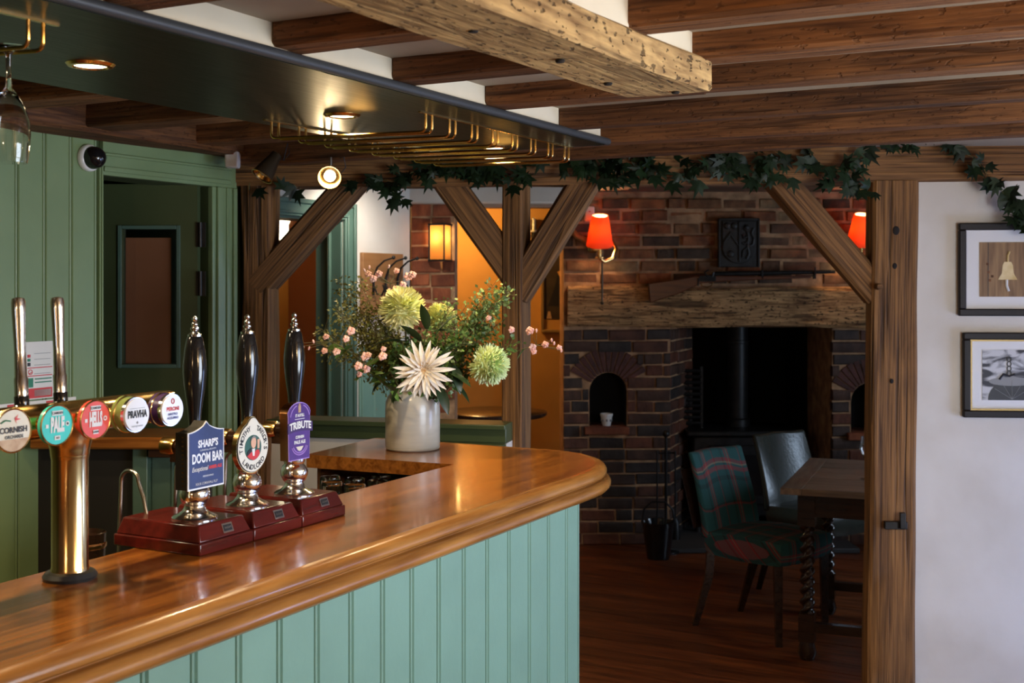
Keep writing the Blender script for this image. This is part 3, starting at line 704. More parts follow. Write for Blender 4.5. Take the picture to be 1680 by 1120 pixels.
# back shelf in front of the doorway: a plank on a teal panelled end
bs = thing('back_counter', 'worn wooden plank counter on a teal boarded cupboard behind the taps', 'counter', Tr(P(220,0,3.78).x, 3.78, 0))
hw = 0.165
obj('top_plank', timber(0.50, 0.26, 0.036, 71, 0.002, 0.006), 'counter', bs, L=axis_m((-0.31, 0.10, 1.132), (0.19, 0.10, 1.132)))
obj('shade_panel', MB().box(-0.345, 0.045, 0, -0.012, 0.06, 1.112), 'black', bs)  # black front, back and side sheets stand for the shadow under the shelf
obj('bracket', MB().box(0.045, -0.01, 1.085, 0.125, 0.16, 1.112), 'dark_wood', bs, bev=0.004)
obj('end_panel', MB().box(-0.012, 0.02, 0, 0.035, 0.20, 1.112), 'frame_green', bs, bev=0.003)
rb = board_mesh(0.075, 1.08, 0.012, 'frame_green')
for k in range(2): obj('board', rb, parent=bs, L=Tr(0.035+k*0.075, 0.06, 0))
obj('back', MB().box(-0.31, 0.19, 0, 0.19, 0.21, 1.112), 'black', bs)
obj('side', MB().box(-0.36, 0.03, 0, -0.345, 0.21, 1.112), 'black', bs)
# ---------------------------------------------------------------- canopy over the bar
cy = thing('bar_canopy', 'glossy dark green canopy panel over the bar with a moulded grey lip', 'canopy', BAR)
CE = 1.69
obj('panel', MB().box(-3.2, 0.105, 2.05, CE-0.01, 0.723, 2.066), 'canopy', cy)
lp = [(0.105,2.052),(0.098,2.0495),(0.090,2.052),(0.0865,2.060),(0.089,2.068),(0.098,2.072),(0.115,2.072)]
obj('lip', MB().prism(lp, -3.2, CE, 'x'), 'canopy_lip', cy, smooth=60)
obj('lip', MB().prism([(CE-0.012,2.050),(CE,2.050),(CE+0.006,2.058),(CE,2.072),(CE-0.012,2.072)], 0.115, 0.723, 'y'), 'canopy_lip', cy)
def downlight(s, t, label):
    d = thing('downlight', label, 'downlight', B_(s, t, 2.05), 'downlights in the bar canopy')
    obj('bezel', MB().lathe([(0.030,0.0),(0.034,-0.007),(0.042,-0.006),(0.047,-0.0005),(0.047,0.0)], 28, False), 'brass', d)
    obj('lens', MB().lathe([(0.0001,-0.0035),(0.031,-0.0035),(0.031,-0.001),(0.0001,-0.001)], 24, False), 'downlight_glow', d)
    p = BAR @ Vector((s, t, 2.04))
    spot_light('downlight_beam', p, (0,0,-1), 30, (1.0,0.74,0.42), 135, 0.6, 0.03, d)
downlight(-0.052, 0.45, 'lit round downlight in the canopy beside the hanging wine glass')
downlight(0.757, 0.43, 'lit round downlight in the canopy among the brass glass rails')
downlight(1.566, 0.43, 'added lit round downlight in the canopy nearest the flower jar')  # added among the rails to warm the posts, braces and flowers
downlight(-0.86, 0.45, 'lit round downlight in the canopy nearest the viewer')
# brass glass racks
def rack(s0, n, label, group):
    rk = thing('glass_rack', label, 'glass rack', BAR, group)
    pitch = 0.117; gap = 0.030; zt = 2.05; zl = 2.003
    sk = 0.06                                   # the rails are hung slightly askew
    for k in range(n):
        for e in (0, gap):
            s = s0+k*pitch+e
            pts = [(s,0.222,zt),(s,0.222,zl+0.012),(s,0.2245,zl+0.005),(s,0.23,zl+0.001),(s,0.24,zl)]+[(s-0.03,0.45,zl)]+[(s-sk,0.64,zl),(s-sk,0.65,zl+0.001),(s-sk,0.6555,zl+0.005),(s-sk,0.658,zl+0.012),(s-sk,0.658,zt)]
            obj('rail', MB().tube(pts, 0.0036, 8), 'brass', rk)
    for t in (0.222, 0.658):
        e = sk if t > 0.4 else 0.0
        obj('mounting_strip', MB().box(s0-0.03-e, t-0.004, zt-0.0035, s0+(n-1)*pitch+gap+0.03-e, t+0.004, zt), 'brass', rk)
    return rk
rack(0.822, 8, 'brass wire glass rack with many empty rails at the far end of the canopy', 'brass glass racks')
rack(-0.398-2*0.117, 3, 'brass wire glass rack holding the hanging wine glass', 'brass glass racks')
# wine glass hanging by its foot
def wine_prof():
    return [(0.0005,0.0),(0.034,-0.0015),(0.035,-0.004),(0.010,-0.007),(0.0048,-0.015),(0.0042,-0.05),(0.0050,-0.068),(0.013,-0.078),(0.026,-0.10),(0.0335,-0.125),(0.0345,-0.145),(0.0315,-0.182),(0.0295,-0.192),
            (0.0283,-0.192),(0.0303,-0.182),(0.0332,-0.145),(0.0322,-0.125),(0.0248,-0.101),(0.012,-0.081),(0.0003,-0.075)]
g = obj('wine_glass', MB().lathe(wine_prof(), 36, False), 'glass', None, W=B_(-0.3835, 0.285, 2.0125)); tag(g, 'clear wine glass hanging upside down from the brass rails', 'wine glass')
# ================================================================== BEER FONT (T-bar with five taps)
FS, FT = -0.225, 0.317; ZP = 1.385
ft = thing('beer_font', 'polished brass T-bar beer font with five round badges on the bar', 'beer font', B_(FS, FT, ZB))
obj('base_ring', MB().lathe([(0.045,0.0),(0.047,0.006),(0.042,0.013),(0.034,0.015)], 30), 'rubber', ft)
obj('column', MB().lathe([(0.0325,0.012),(0.0325,0.02),(0.0315,0.022),(0.0315,0.212),(0.0325,0.216),(0.033,0.22)], 36), 'brass_pale', ft)
obj('neck', MB().lathe([(0.0325,0.219),(0.0335,0.222),(0.034,0.230),(0.038,0.245),(0.045,0.262),(0.047,0.28)], 36), 'brass_pale', ft)
obj('crossbar', MB().tube([(-0.458,0,ZP-ZB),(-0.455,0,ZP-ZB),(-0.448,0,ZP-ZB),(0.0,0,ZP-ZB),(0.245,0,ZP-ZB),(0.252,0,ZP-ZB),(0.256,0,ZP-ZB)], [0.010,0.024,0.03,0.03,0.03,0.024,0.010], 32), 'brass', ft, smooth=60)
def yd(b, x, z, r, y0, y1, n=36, mid=None):     # disc standing in x-z, axis y
    o = b.M; b.M = o @ Tr(x, 0, z) @ Rx(R(90)); b.lathe([(r,-y1),(r,-y0)], n); b.M = o; return b
TY = -0.062
def tap(px, py, r, face, lens=0.0, ring=None, handle=True):
    """tap on the crossbar; returns the badge object (local x along the bar, z up, faces -y)"""
    tB = FT+TY-lens; s = S_of(px, tB); D = Dt(px, tB); z = EYE-(py-HOR)*D/FPX
    x = s-FS
    tp_ = obj('tap', MB().tube([(0,0.0,0),(0,-0.02,-0.0),(0,TY+0.006,z-ZP)], [0.014,0.013,0.011], 14), 'brass', ft, L=Tr(x, 0, ZP-ZB))
    bd_ = obj('badge', yd(MB(), 0, 0, r, -0.005, 0.004), face if not lens else ring, ft, L=Tr(x, TY, z-ZB), smooth=30)
    obj('rim', MB().tube([(r*math.cos(2*math.pi*k/36), -0.005, r*math.sin(2*math.pi*k/36)) for k in range(37)], 0.0016, 6, False), 'brass_pale', bd_)
    if lens:
        obj('lens_body', yd(MB(), -0.003, 0.0, r*0.93, -lens+0.006, -0.004), ring, bd_, smooth=30)
        obj('lens_rim', yd(MB(), -0.003, 0.0, r*0.96, -lens+0.001, -lens+0.008), 'chrome', bd_, smooth=30)
        obj('lens_face', yd(MB(), -0.003, 0.0, r*0.90, -lens-0.0015, -lens+0.002), face, bd_, smooth=30)
    if handle:
        h = obj('tap_handle', MB().lathe([(0.0115,0.118),(0.0118,0.150),(0.0105,0.152),(0.0095,0.20),(0.0118,0.268),(0.0120,0.280),(0.0105,0.287),(0.004,0.289)], 20), 'chrome', ft, L=Tr(x, 0.012, ZP-ZB-0.075) @ Rx(R(-3)))
        obj('collar', MB().lathe([(0.0122,0.104),(0.0125,0.118),(0.0115,0.120)], 18), 'black_gloss', h)
        obj('body', MB().ball((0,0,0.095), 0.0165, 18, 10, (1,1,0.85)).lathe([(0.013,0.07),(0.012,0.09)], 16), 'chrome', h)
    return bd_
y_ = -0.0062
t1 = tap(18, 706, 0.0350, 'cream_badge')
obj('lettering', MB().text('CORNISH', 0.013, -0.0, 0.001, y_, wid=0.054, off=0.0004), 'ink', t1)
obj('lettering', MB().text('ORCHARDS', 0.0075, 0.001, -0.010, y_, wid=0.036, off=0.0002), 'ink', t1)
b = MB(); b.add([(0.002,y_,0.020),(0.010,y_,0.026),(0.006,y_,0.020),(0.014,y_,0.018),(0.005,y_,0.016),(0.006,y_,0.010)], [(0,1,2),(2,3,4),(4,5,0),(0,2,4)])
obj('bird', b, 'red', t1)
obj('foliage', MB().tube([(-0.025,y_,0.014),(-0.016,y_,0.018),(-0.006,y_,0.016)], 0.0012, 5), 'sign_green', t1)
sg = [(-0.0335*math.cos(a), -0.0335*math.sin(a)) for a in [R(24+132*k/16) for k in range(17)]]
obj('lower_band', MB().prism(sg, y_+0.0003, y_+0.001, 'y'), 'tan_badge', t1)
def camden(t, word, face):
    def plaque(x0, z0, x1, z1, txt, ws):
        obj('tab', MB().box(x0, y_, z0, x1, y_+0.0008, z1), 'white_gloss', t)
        obj('lettering', MB().text(txt, ws, (x0+x1)/2, (z0+z1)/2, y_-0.0005, off=0.0002), 'ink', t)
    plaque(-0.0115, 0.0165, 0.0115, 0.0245, 'CAMDEN', 0.0055)
    plaque(-0.006, -0.0245, 0.006, -0.0175, 'ALE' if word == 'PALE' else 'LAGER', 0.0042)
    obj('lettering', MB().text(word, 0.02, 0, 0.0, y_, wid=0.029, off=0.0012, warp=lambda x, z: (x, z*1.65)), 'white_gloss', t)
    obj('emblem', yd(MB(), 0.0215, 0.001, 0.0042, y_+0.0, y_+0.001, 16), 'white_gloss', t)
    obj('emblem_mark', yd(MB(), 0.0215, 0.001, 0.0022, y_-0.0004, y_, 12), face, t)
    obj('tab', MB().box(-0.0245, y_, -0.003, -0.019, y_+0.0008, 0.003), 'white_gloss', t)
t2 = tap(90, 697, 0.0335, 'aqua_badge'); camden(t2, 'PALE', 'ink')
t3 = tap(153, 688, 0.0335, 'red_badge'); camden(t3, 'HELLS', 'red')
L4 = 0.030; t4 = tap(226, 680, 0.0325, 'white_gloss', lens=L4, ring='lime_badge', handle=False); yl = -L4-0.0022
obj('lettering', MB().text('PRAVHA', 0.0135, -0.003, 0.001, yl, wid=0.047, off=0.0006, warp=lambda x, z: (x, z*1.3)), 'ink', t4)
obj('lettering', MB().text('staropramen', 0.0055, -0.003, -0.0195, yl), 'grey_text', t4)
obj('rule', MB().box(-0.021, yl, 0.0115, 0.015, yl+0.0004, 0.0122), 'grey_text', t4)
obj('crest', yd(MB(), -0.003, -0.0135, 0.0022, yl, yl+0.0005, 12), 'grey_text', t4)
L5 = 0.030; t5 = tap(284, 672, 0.0310, 'white_gloss', lens=L5, ring='purple_dark', handle=False); yl = -L5-0.0022
obj('lettering', MB().text('PERONI', 0.010, -0.003, 0.002, yl, wid=0.032, off=0.0003), 'red', t5)
obj('lettering', MB().text('NASTRO', 0.0062, -0.003, -0.0075, yl, off=0.0002), 'navy_text', t5)
obj('lettering', MB().text('AZZURRO', 0.0062, -0.003, -0.0145, yl, off=0.0002), 'navy_text', t5)
obj('crest', MB().tube([(-0.003+0.0034*math.cos(a), yl, 0.0165+0.0046*math.sin(a)) for a in [2*math.pi*k/14 for k in range(15)]], 0.0009, 5, False), 'red', t5)
# ================================================================== HAND PUMPS
def pump(i, s0, label):
    p = thing('hand_pump', label, 'hand pump', B_(s0, 0.23, ZB), 'hand pumps on the bar')
    w = 0.158; d = 0.225
    b = MB().frustum((0,0,w,d), (0,0,w,d), 0.0, 0.024).frustum((0.003,0.003,w-0.003,d-0.003), (0.014,0.016,w-0.014,d-0.012), 0.024, 0.056)
    obj('base', b, 'mahogany', p, bev=0.003, L=Matrix.Identity(4))
    cx, cyy = 0.072, 0.078
    pl_ = obj('maker_plate', MB().box(-0.015,-0.0012,-0.0095,0.015,0.0012,0.0095), 'chrome', p, L=Tr(0.088, 0.0085, 0.040) @ Rx(R(-22)))
    obj('maker_mark', MB().box(-0.0115,-0.0018,-0.0062,0.0115,-0.001,0.0062), 'ink', pl_)
    obj('lettering', MB().text('ANGRAM', 0.0062, 0, 0, -0.0022, wid=0.019), 'steel', pl_)
    obj('column', MB().lathe([(0.0445,0.056),(0.045,0.059),(0.041,0.062),(0.031,0.066),(0.024,0.072),(0.0205,0.079),(0.0205,0.082),(0.025,0.086),(0.0295,0.096),(0.0305,0.106),(0.027,0.117),(0.0215,0.123),(0.0235,0.128),(0.022,0.146),(0.016,0.158),(0.014,0.20),(0.0125,0.232)], 28), 'chrome', p, L=Tr(cx, cyy, 0))
    obj('handle', MB().lathe([(0.0115,0.215),(0.012,0.245),(0.0145,0.275),(0.0205,0.315),(0.0235,0.345),(0.0235,0.36),(0.0205,0.39),(0.0165,0.412),(0.013,0.418)], 28), 'black_gloss', p, L=Tr(cx, cyy, 0))
    obj('finial', MB().lathe([(0.0135,0.417),(0.014,0.421),(0.009,0.424),(0.006,0.428),(0.0085,0.431),(0.0085,0.434),(0.005,0.437),(0.0065,0.440),(0.0065,0.443),(0.0035,0.447),(0.0055,0.4505),(0.0055,0.454),(0.001,0.458)], 20), 'chrome', p, L=Tr(cx, cyy, 0))
    q = obj('quadrant', MB().tube([(cx,cyy,0.195),(cx,cyy+0.045,0.195)], [0.013,0.013], 14).box(cx-0.011, cyy+0.03, 0.165, cx+0.011, cyy+0.055, 0.20), 'dark_wood', p)
    obj('ferrule', MB().tube([(cx,cyy+0.045,0.195),(cx,cyy+0.050,0.195),(cx,cyy+0.078,0.195)], [0.017,0.019,0.019], 16), 'brass', q)
    # swan-neck spout over the servery side
    sp = [(cx-0.012,d-0.03,0.055),(cx-0.012,d-0.022,0.088),(cx-0.012,d-0.008,0.118)]
    for k in range(9):
        a = R(160-180*k/8); sp.append((cx-0.012, d+0.015-0.024*math.cos(R(20+160*k/8)), 0.118+0.022*math.sin(R(20+160*k/8))))
    sp += [(cx-0.012,d+0.040,0.09),(cx-0.012,d+0.044,0.02),(cx-0.012,d+0.045,-0.04)]
    so = obj('spout', MB().tube(sp, 0.0042, 10), 'steel', p)
    obj('sparkler', MB().lathe([(0.004,-0.062),(0.008,-0.055),(0.008,-0.04),(0.0045,-0.034)], 14), 'copper', so, L=Tr(cx-0.012, d+0.045, 0))
    return p, cx
PS = (0.012, 0.172, 0.332)
p1, cx = pump(0, PS[0], 'hand pump with a navy blue shield-topped pump clip')
p2, _ = pump(1, PS[1], 'hand pump with an oval ivory pump clip, middle of three')
p3, _ = pump(2, PS[2], 'hand pump with a purple pump clip, nearest the flower jar')
CYc = 0.035      # y of the clip faces
# clip 1: navy shield
def clip_at(p, px, py, lean=0.0):
    """pump-local matrix of a clip whose face centre is seen at (px, py)"""
    t = 0.23+CYc; s = S_of(px, t); D = Dt(px, t); z = EYE-(py-HOR)*D/FPX
    q = wm(p).inverted() @ (BAR @ Vector((s, t, z))); return Tr(q.x, q.y, q.z) @ Rx(lean)
def outline_shield(w, h, e):
    w -= e; h0 = -h+e; pts = [(-w, h0), (w, h0), (w, 0.045-e*0.6)]
    for k in range(1, 6): u = k/6; pts.append((w*(1-u), 0.045-e*0.6+(0.0155)*(u**1.9)+0.002*math.sin(u*3)*0))
    pts.append((0, 0.0645-e*1.1))
    for k in range(5, 0, -1): u = k/6; pts.append((-w*(1-u), 0.045-e*0.6+0.0155*(u**1.9)))
    pts.append((-w, 0.045-e*0.6)); return pts
c1 = obj('pump_clip', MB().prism(outline_shield(0.051, 0.066, 0), 0.0, 0.030, 'y'), 'black', p1, L=clip_at(p1, 337, 744))
obj('clip_edge', MB().prism(outline_shield(0.0515, 0.0665, -0.0003), -0.002, 0.0, 'y'), 'white_gloss', c1)
obj('clip_face', MB().prism(outline_shield(0.051, 0.066, 0.0026), -0.003, -0.0018, 'y'), 'navy', c1)
yc = -0.0034
obj('lettering', MB().text("SHARP'S", 0.0195, 0.004, 0.0205, yc, wid=0.057, off=0.0008), 'white_gloss', c1)
obj('lettering', MB().text('CORNWALL BREWERY', 0.0045, 0.004, 0.0085, yc, wid=0.047), 'white_gloss', c1)
obj('lettering', MB().text('DOOM BAR', 0.0255, 0.002, -0.0075, yc, wid=0.088, off=0.0009), 'white_gloss', c1)
obj('lettering', MB().text('Exceptional', 0.0125, -0.0195, -0.0275, yc, wid=0.046, shear=0.3, off=0.0002), 'mount', c1)
obj('lettering', MB().text('AMBER ALE', 0.0085, 0.0245, -0.0275, yc, wid=0.038, off=0.0005), 'red', c1)
obj('lettering', MB().text('REFRESHING', 0.0048, 0.004, -0.043, yc, wid=0.03), 'white_gloss', c1)
obj('lettering', MB().text('ROCK CORNWALL PL27', 0.0068, 0.0, -0.0565, yc, wid=0.062), 'mount', c1)
for k in range(12): obj('stud', MB().box(-0.0518, 0.009, -0.058+k*0.0085, -0.0508, 0.014, -0.0555+k*0.0085), 'copper', c1)
# clip 2: ivory oval
def oval(e):
    pts = []
    for k in range(48):
        a = 2*math.pi*k/48; x = (0.0505-e)*math.cos(a); z = (0.0535-e)*math.sin(a)
        bump_ = 0.010*max(0, math.cos(min(1.0, abs(math.atan2(math.cos(a), math.sin(a)))/0.36)*math.pi/2))**0.8 if math.sin(a) > 0 else 0
        pts.append((x, z+bump_))
    return pts
c2 = obj('pump_clip', MB().prism(oval(0), 0.0, 0.012, 'y'), 'brass', p2, L=clip_at(p2, 414, 733), smooth=30)
obj('clip_edge', MB().prism(oval(0.0015), -0.0012, 0.0, 'y'), 'ink', c2)
obj('clip_face', MB().prism(oval(0.003), -0.0022, -0.0011, 'y'), 'ivory', c2)
yc = -0.0027
def place(txt, ang, rad, size, up=True):
    """letters set one by one around the oval, upright to its edge"""
    b = MB(); n = len(txt)
    for i, ch in enumerate(txt):
        if ch == ' ': continue
        a = ang[0]+(ang[1]-ang[0])*i/(n-1); r0 = R(a)
        rot = -r0 if up else math.pi-r0
        b.M = Tr(rad*math.sin(r0), yc, rad*1.04*math.cos(r0)) @ Ry(-rot if False else (r0 if up else r0-math.pi))
        b.text(ch, size, 0, 0, 0, off=0.0003)
    return b
obj('lettering', place('TIMOTHY', (-98,-20), 0.0385, 0.0145), 'ink', c2)
obj('lettering', place("TAYLOR'S", (22,98), 0.0385, 0.0145), 'ink', c2)
obj('lettering', place('LANDLORD', (228,132), 0.0400, 0.0145, up=False), 'ink', c2)
obj('roundel', yd(MB(), -0.001, -0.001, 0.0262, yc-0.0002, yc+0.0006, 32), 'figure_green', c2)
f = obj('landlord_figure', MB().prism([(-0.020,-0.017),(-0.012,-0.023),(0.0,-0.027),(0.012,-0.023),(0.0195,-0.015),(0.0175,-0.007),(0.010,-0.006),(0.004,-0.010),(-0.005,-0.010),(-0.012,-0.007),(-0.019,-0.012)], yc-0.0008, yc-0.0002, 'y'), 'red', c2)
obj('jacket', MB().prism([(-0.0225,-0.013),(-0.019,-0.016),(-0.008,-0.009),(-0.004,-0.004),(-0.009,-0.001),(-0.018,-0.006)], yc-0.0011, yc-0.0008, 'y'), 'ink', f)
obj('shirt', MB().prism([(-0.006,-0.003),(0.004,-0.003),(0.002,-0.018),(-0.003,-0.018)], yc-0.0012, yc-0.0008, 'y'), 'white_gloss', f)
obj('face', MB().prism([(0.0082*math.cos(2*math.pi*k/18)-0.001, 0.0115*math.sin(2*math.pi*k/18)+0.0095) for k in range(18)], yc-0.0014, yc-0.0008, 'y'), 'peach', f)
obj('hair', MB().prism([(-0.010,0.013),(-0.008,0.020),(-0.001,0.0235),(0.006,0.0205),(0.0075,0.015),(0.003,0.019),(-0.004,0.019)], yc-0.0018, yc-0.0014, 'y'), 'grey_text', f)
obj('glass', MB().prism([(0.0115,-0.004),(0.0175,-0.004),(0.019,0.015),(0.011,0.015)], yc-0.0012, yc-0.0008, 'y'), 'peach', f)
# clip 3: purple pillar with banner
def pillar3(e):
    pts = [(-0.036+e,-0.062+e),(0.036-e,-0.062+e),(0.0385-e,0.034)]
    for k in range(13): a = R(15+150*k/12); pts.append(((0.041-e)*math.cos(a), 0.034+(0.029-e)*math.sin(a)))
    pts.append((-0.0385+e,0.034)); return pts
c3 = obj('pump_clip', MB().prism(pillar3(0), 0.0, 0.022, 'y'), 'copper', p3, L=clip_at(p3, 490, 707), smooth=30)
obj('clip_edge', MB().prism(pillar3(-0.0005), -0.0012, 0.0, 'y'), 'purple_light', c3)
obj('clip_face', MB().prism(pillar3(0.0016), -0.0024, -0.0011, 'y'), 'purple', c3)
yc = -0.003
bow = lambda x, z: (x, z+0.004*(1-(x/0.043)**2))
bn = [(-0.0435,-0.006),(-0.022,-0.003),(0,-0.002),(0.022,-0.003),(0.0435,-0.006),(0.0435,0.015),(0.022,0.0185),(0,0.0195),(-0.022,0.0185),(-0.0435,0.015)]
obj('banner', MB().prism([(x, z+0.003) for x, z in bn], -0.0046, -0.0022, 'y'), 'purple_dark', c3)
obj('lettering', MB().text('TRIBUTE', 0.0215, 0, 0.0095, -0.005, wid=0.076, off=0.0009, warp=lambda x, z: (x, z+0.004*(1-(x/0.04)**2))), 'white_gloss', c3)
obj('lettering', MB().text('CORNISH', 0.0085, 0, -0.0125, yc, wid=0.030, off=0.0004), 'white_gloss', c3)
obj('lettering', MB().text('PALE ALE', 0.0100, 0, -0.0235, yc, wid=0.039, off=0.0005), 'white_gloss', c3)
obj('lettering', MB().text('ST AUSTELL', 0.0085, 0, 0.0345, yc, wid=0.032, off=0.0004), 'white_gloss', c3)
obj('emblem', MB().box(-0.005, yc, 0.041, 0.004, yc+0.0006, 0.056).box(-0.0035, yc, 0.056, 0.0025, yc+0.0006, 0.0605), 'tan_badge', c3)
obj('rule', MB().box(-0.017, yc, 0.0262, 0.017, yc+0.0006, 0.0275), 'white_gloss', c3)
for rr in (0.024, 0.029):
    obj('scroll', MB().tube([(rr*math.sin(R(-70+140*k/16)), yc+0.0006, -0.025-rr*0.9*math.cos(R(-70+140*k/16))) for k in range(17)], 0.0016, 5), 'purple_light', c3)
for sx in (-1, 1):
    obj('scroll', MB().tube([(sx*0.0335*math.cos(R(10+60*k/8)), yc+0.0006, 0.028+0.030*math.sin(R(10+60*k/8))) for k in range(9)], 0.0016, 5), 'purple_light', c3)
obj('emblem', MB().prism([(-0.013,-0.033),(0.013,-0.033),(0.006,-0.041),(0,-0.043),(-0.006,-0.041)], yc-0.0, yc+0.0006, 'y'), 'cream_badge', c3)
# clean tumblers on the shelf under the arm
tum = mesh_of('tumbler', MB().lathe([(0.0335,0.0),(0.0345,0.02),(0.031,0.115),(0.029,0.122),(0.002,0.123),(0.002,0.112),(0.0285,0.111),(0.0325,0.02),(0.0320,0.0005)], 24), 'glass')
for k, (s, t) in enumerate(((1.145,0.49),(1.15,0.575),(1.145,0.66),(1.15,0.745),(1.23,0.47),(1.235,0.555),(1.23,0.64),(1.235,0.725),(1.23,0.81),(1.325,0.60),(1.325,0.69))):
    o = obj('tumbler', tum, W=B_(s, t, 0.921)); tag(o, 'upturned clear tumbler on the shelf under the short bar arm', 'glass', 'tumblers under the bar arm')
# wooden measure behind the font
wmz = P(141, 870, 3.2)
km = thing('wooden_pail', 'small dark wooden pail behind the brass font', 'pail', Tr(wmz.x, wmz.y, 0.80))
obj('staves', MB().lathe([(0.040,0.0),(0.045,0.02),(0.052,0.17),(0.049,0.172),(0.046,0.16),(0.002,0.15)], 24), 'dark_wood', km)
for z in (0.035, 0.13): obj('hoop', MB().lathe([(0.0445+z*0.045,z),(0.0475+z*0.045,z+0.004),(0.0475+z*0.045,z+0.012),(0.045+z*0.045,z+0.016)], 24, False), 'copper', km)
bt = thing('service_table', 'dark bottle shelf unit under the servery side', 'shelf', Tr(wmz.x, wmz.y, 0))
obj('shelf_board', MB().box(-0.22,-0.12,0.77,0.22,0.14,0.80), 'dark_wood', bt)
for sx in (-0.2, 0.18):
    for sy in (-0.1, 0.1): obj('leg', MB().box(sx, sy, 0, sx+0.025, sy+0.025, 0.77), 'dark_wood', bt)
# ================================================================== FLOWER JAR
VD = 3.865; vc = P(677, 0, VD)
vase = thing('stoneware_jar', 'grey salt-glazed stoneware jar holding the flowers', 'vase', Tr(vc.x, vc.y, ZB))
obj('body', MB().lathe([(0.078,0.0),(0.084,0.004),(0.0865,0.012),(0.0868,0.12),(0.0855,0.150),(0.080,0.166),(0.0715,0.176),(0.0695,0.182),(0.0705,0.190),(0.0735,0.195),(0.0735,0.199),(0.070,0.201),(0.066,0.195),(0.066,0.15),(0.002,0.145)], 44), 'stoneware', vase)
obj('foot_line', MB().lathe([(0.079,0.0005),(0.0852,0.003),(0.0866,0.007),(0.0855,0.0085)], 44, False), 'stoneware_lip', vase)
mouth = Vector((vc.x, vc.y, ZB+0.185))
def curve(p0, p1, lift, n=8):
    p0 = Vector(p0); p1 = Vector(p1); c = (p0+p1)/2+Vector((0,0,lift)); return [(1-t)**2*p0+2*t*(1-t)*c+t*t*p1 for t in [k/n for k in range(n+1)]]
def leaf_mesh(name, L, w, mt, fold=0.25, bend=0.2, n=6):
    b = MB(); vs = []; fs = []
    for i in range(n+1):
        t = i/n; ww = w*math.sin(math.pi*min(1, t*0.93+0.07))**0.8*(1-0.25*t); z = -bend*L*t*t
        vs += [(L*t, -ww, z+fold*ww), (L*t, 0, z), (L*t, ww, z+fold*ww)]
    for i in range(n):
        a = i*3; fs += [(a,a+1,a+4,a+3),(a+1,a+2,a+5,a+4)]
    return mesh_of(name, b.add(vs, fs), mt, 60)
def orient(p, d, roll=0.0):
    d = Vector(d).normalized(); return Matrix.Translation(p) @ d.to_track_quat('X', 'Z').to_matrix().to_4x4() @ Matrix.Rotation(roll, 4, 'X')
LM = {'m': leaf_mesh('leaf', 0.045, 0.013, 'leaf'), 'd': leaf_mesh('leaf', 0.09, 0.019, 'leaf_dark'), 's': leaf_mesh('leaf', 0.028, 0.010, 'leaf')}
rf = random.Random(3)
# --- pompom chrysanthemums
def pompom(px, py, D, r, axis, mt, label, n=420, sq=1.0):
    c = P(px, py, D); f = thing('chrysanthemum', label, 'flower', Tr(*c))
    A = Vector(axis).normalized(); q = A.to_track_quat('Z', 'Y').to_matrix().to_4x4()
    b = MB(); b.M = q; rn = random.Random(px)
    for i in range(n):
        u = (i+0.5)/n; th = math.acos(1-1.72*u); ph = i*2.39996+rn.uniform(-0.15,0.15)
        d = Vector((math.sin(th)*math.cos(ph), math.sin(th)*math.sin(ph), math.cos(th)))
        side = d.cross(Vector((0.1,0.2,0.97))).normalized(); up = side.cross(d)
        w = r*0.062*rn.uniform(0.8,1.25); rr = r*rn.uniform(0.90,1.07); curl = rn.uniform(0.10,0.26)*r
        vs = []
        for k, (t, ww) in enumerate(((0.25,0.5),(0.6,1.0),(0.85,0.95),(1.0,0.35))):
            p = d*rr*t+up*curl*(t**3)*(1 if d.z < 0.6 else -0.5); p.z *= sq
            cup = d.cross(side)*0
            vs += [tuple(p-side*w*ww+up*w*0.5*ww), tuple(p-d*w*0.25), tuple(p+side*w*ww+up*w*0.5*ww)]
        fs = []
        for k in range(3): a = k*3; fs += [(a,a+1,a+4,a+3),(a+1,a+2,a+5,a+4)]
        b.add(vs, fs)
    pe = obj('petals', b, mt, f, smooth=60); pe['kind'] = 'stuff'
    obj('heart', MB().ball((0,0,0), r*0.62, 16, 10), mt, f)
    base = c-A*r*0.55
    st = obj('stem', MB().tube(curve(mouth+Vector((rf.uniform(-.02,.02),rf.uniform(-.02,.02),-0.08)), base, 0.01), 0.0035, 6), 'stem', f, W=Matrix.Identity(4))
    return f
pompom(660, 507, 3.76, 0.072, (-0.15,-0.55,0.75), 'mum', 'largest yellow-green pompom chrysanthemum at the top of the bouquet', 520)
pompom(722, 524, 3.92, 0.056, (0.25,-0.25,0.9), 'mum', 'yellow-green chrysanthemum half hidden behind the largest one')
pompom(802, 598, 3.74, 0.064, (0.75,-0.50,-0.20), 'mum_pale', 'pale lime chrysanthemum drooping at the right of the jar', 460)
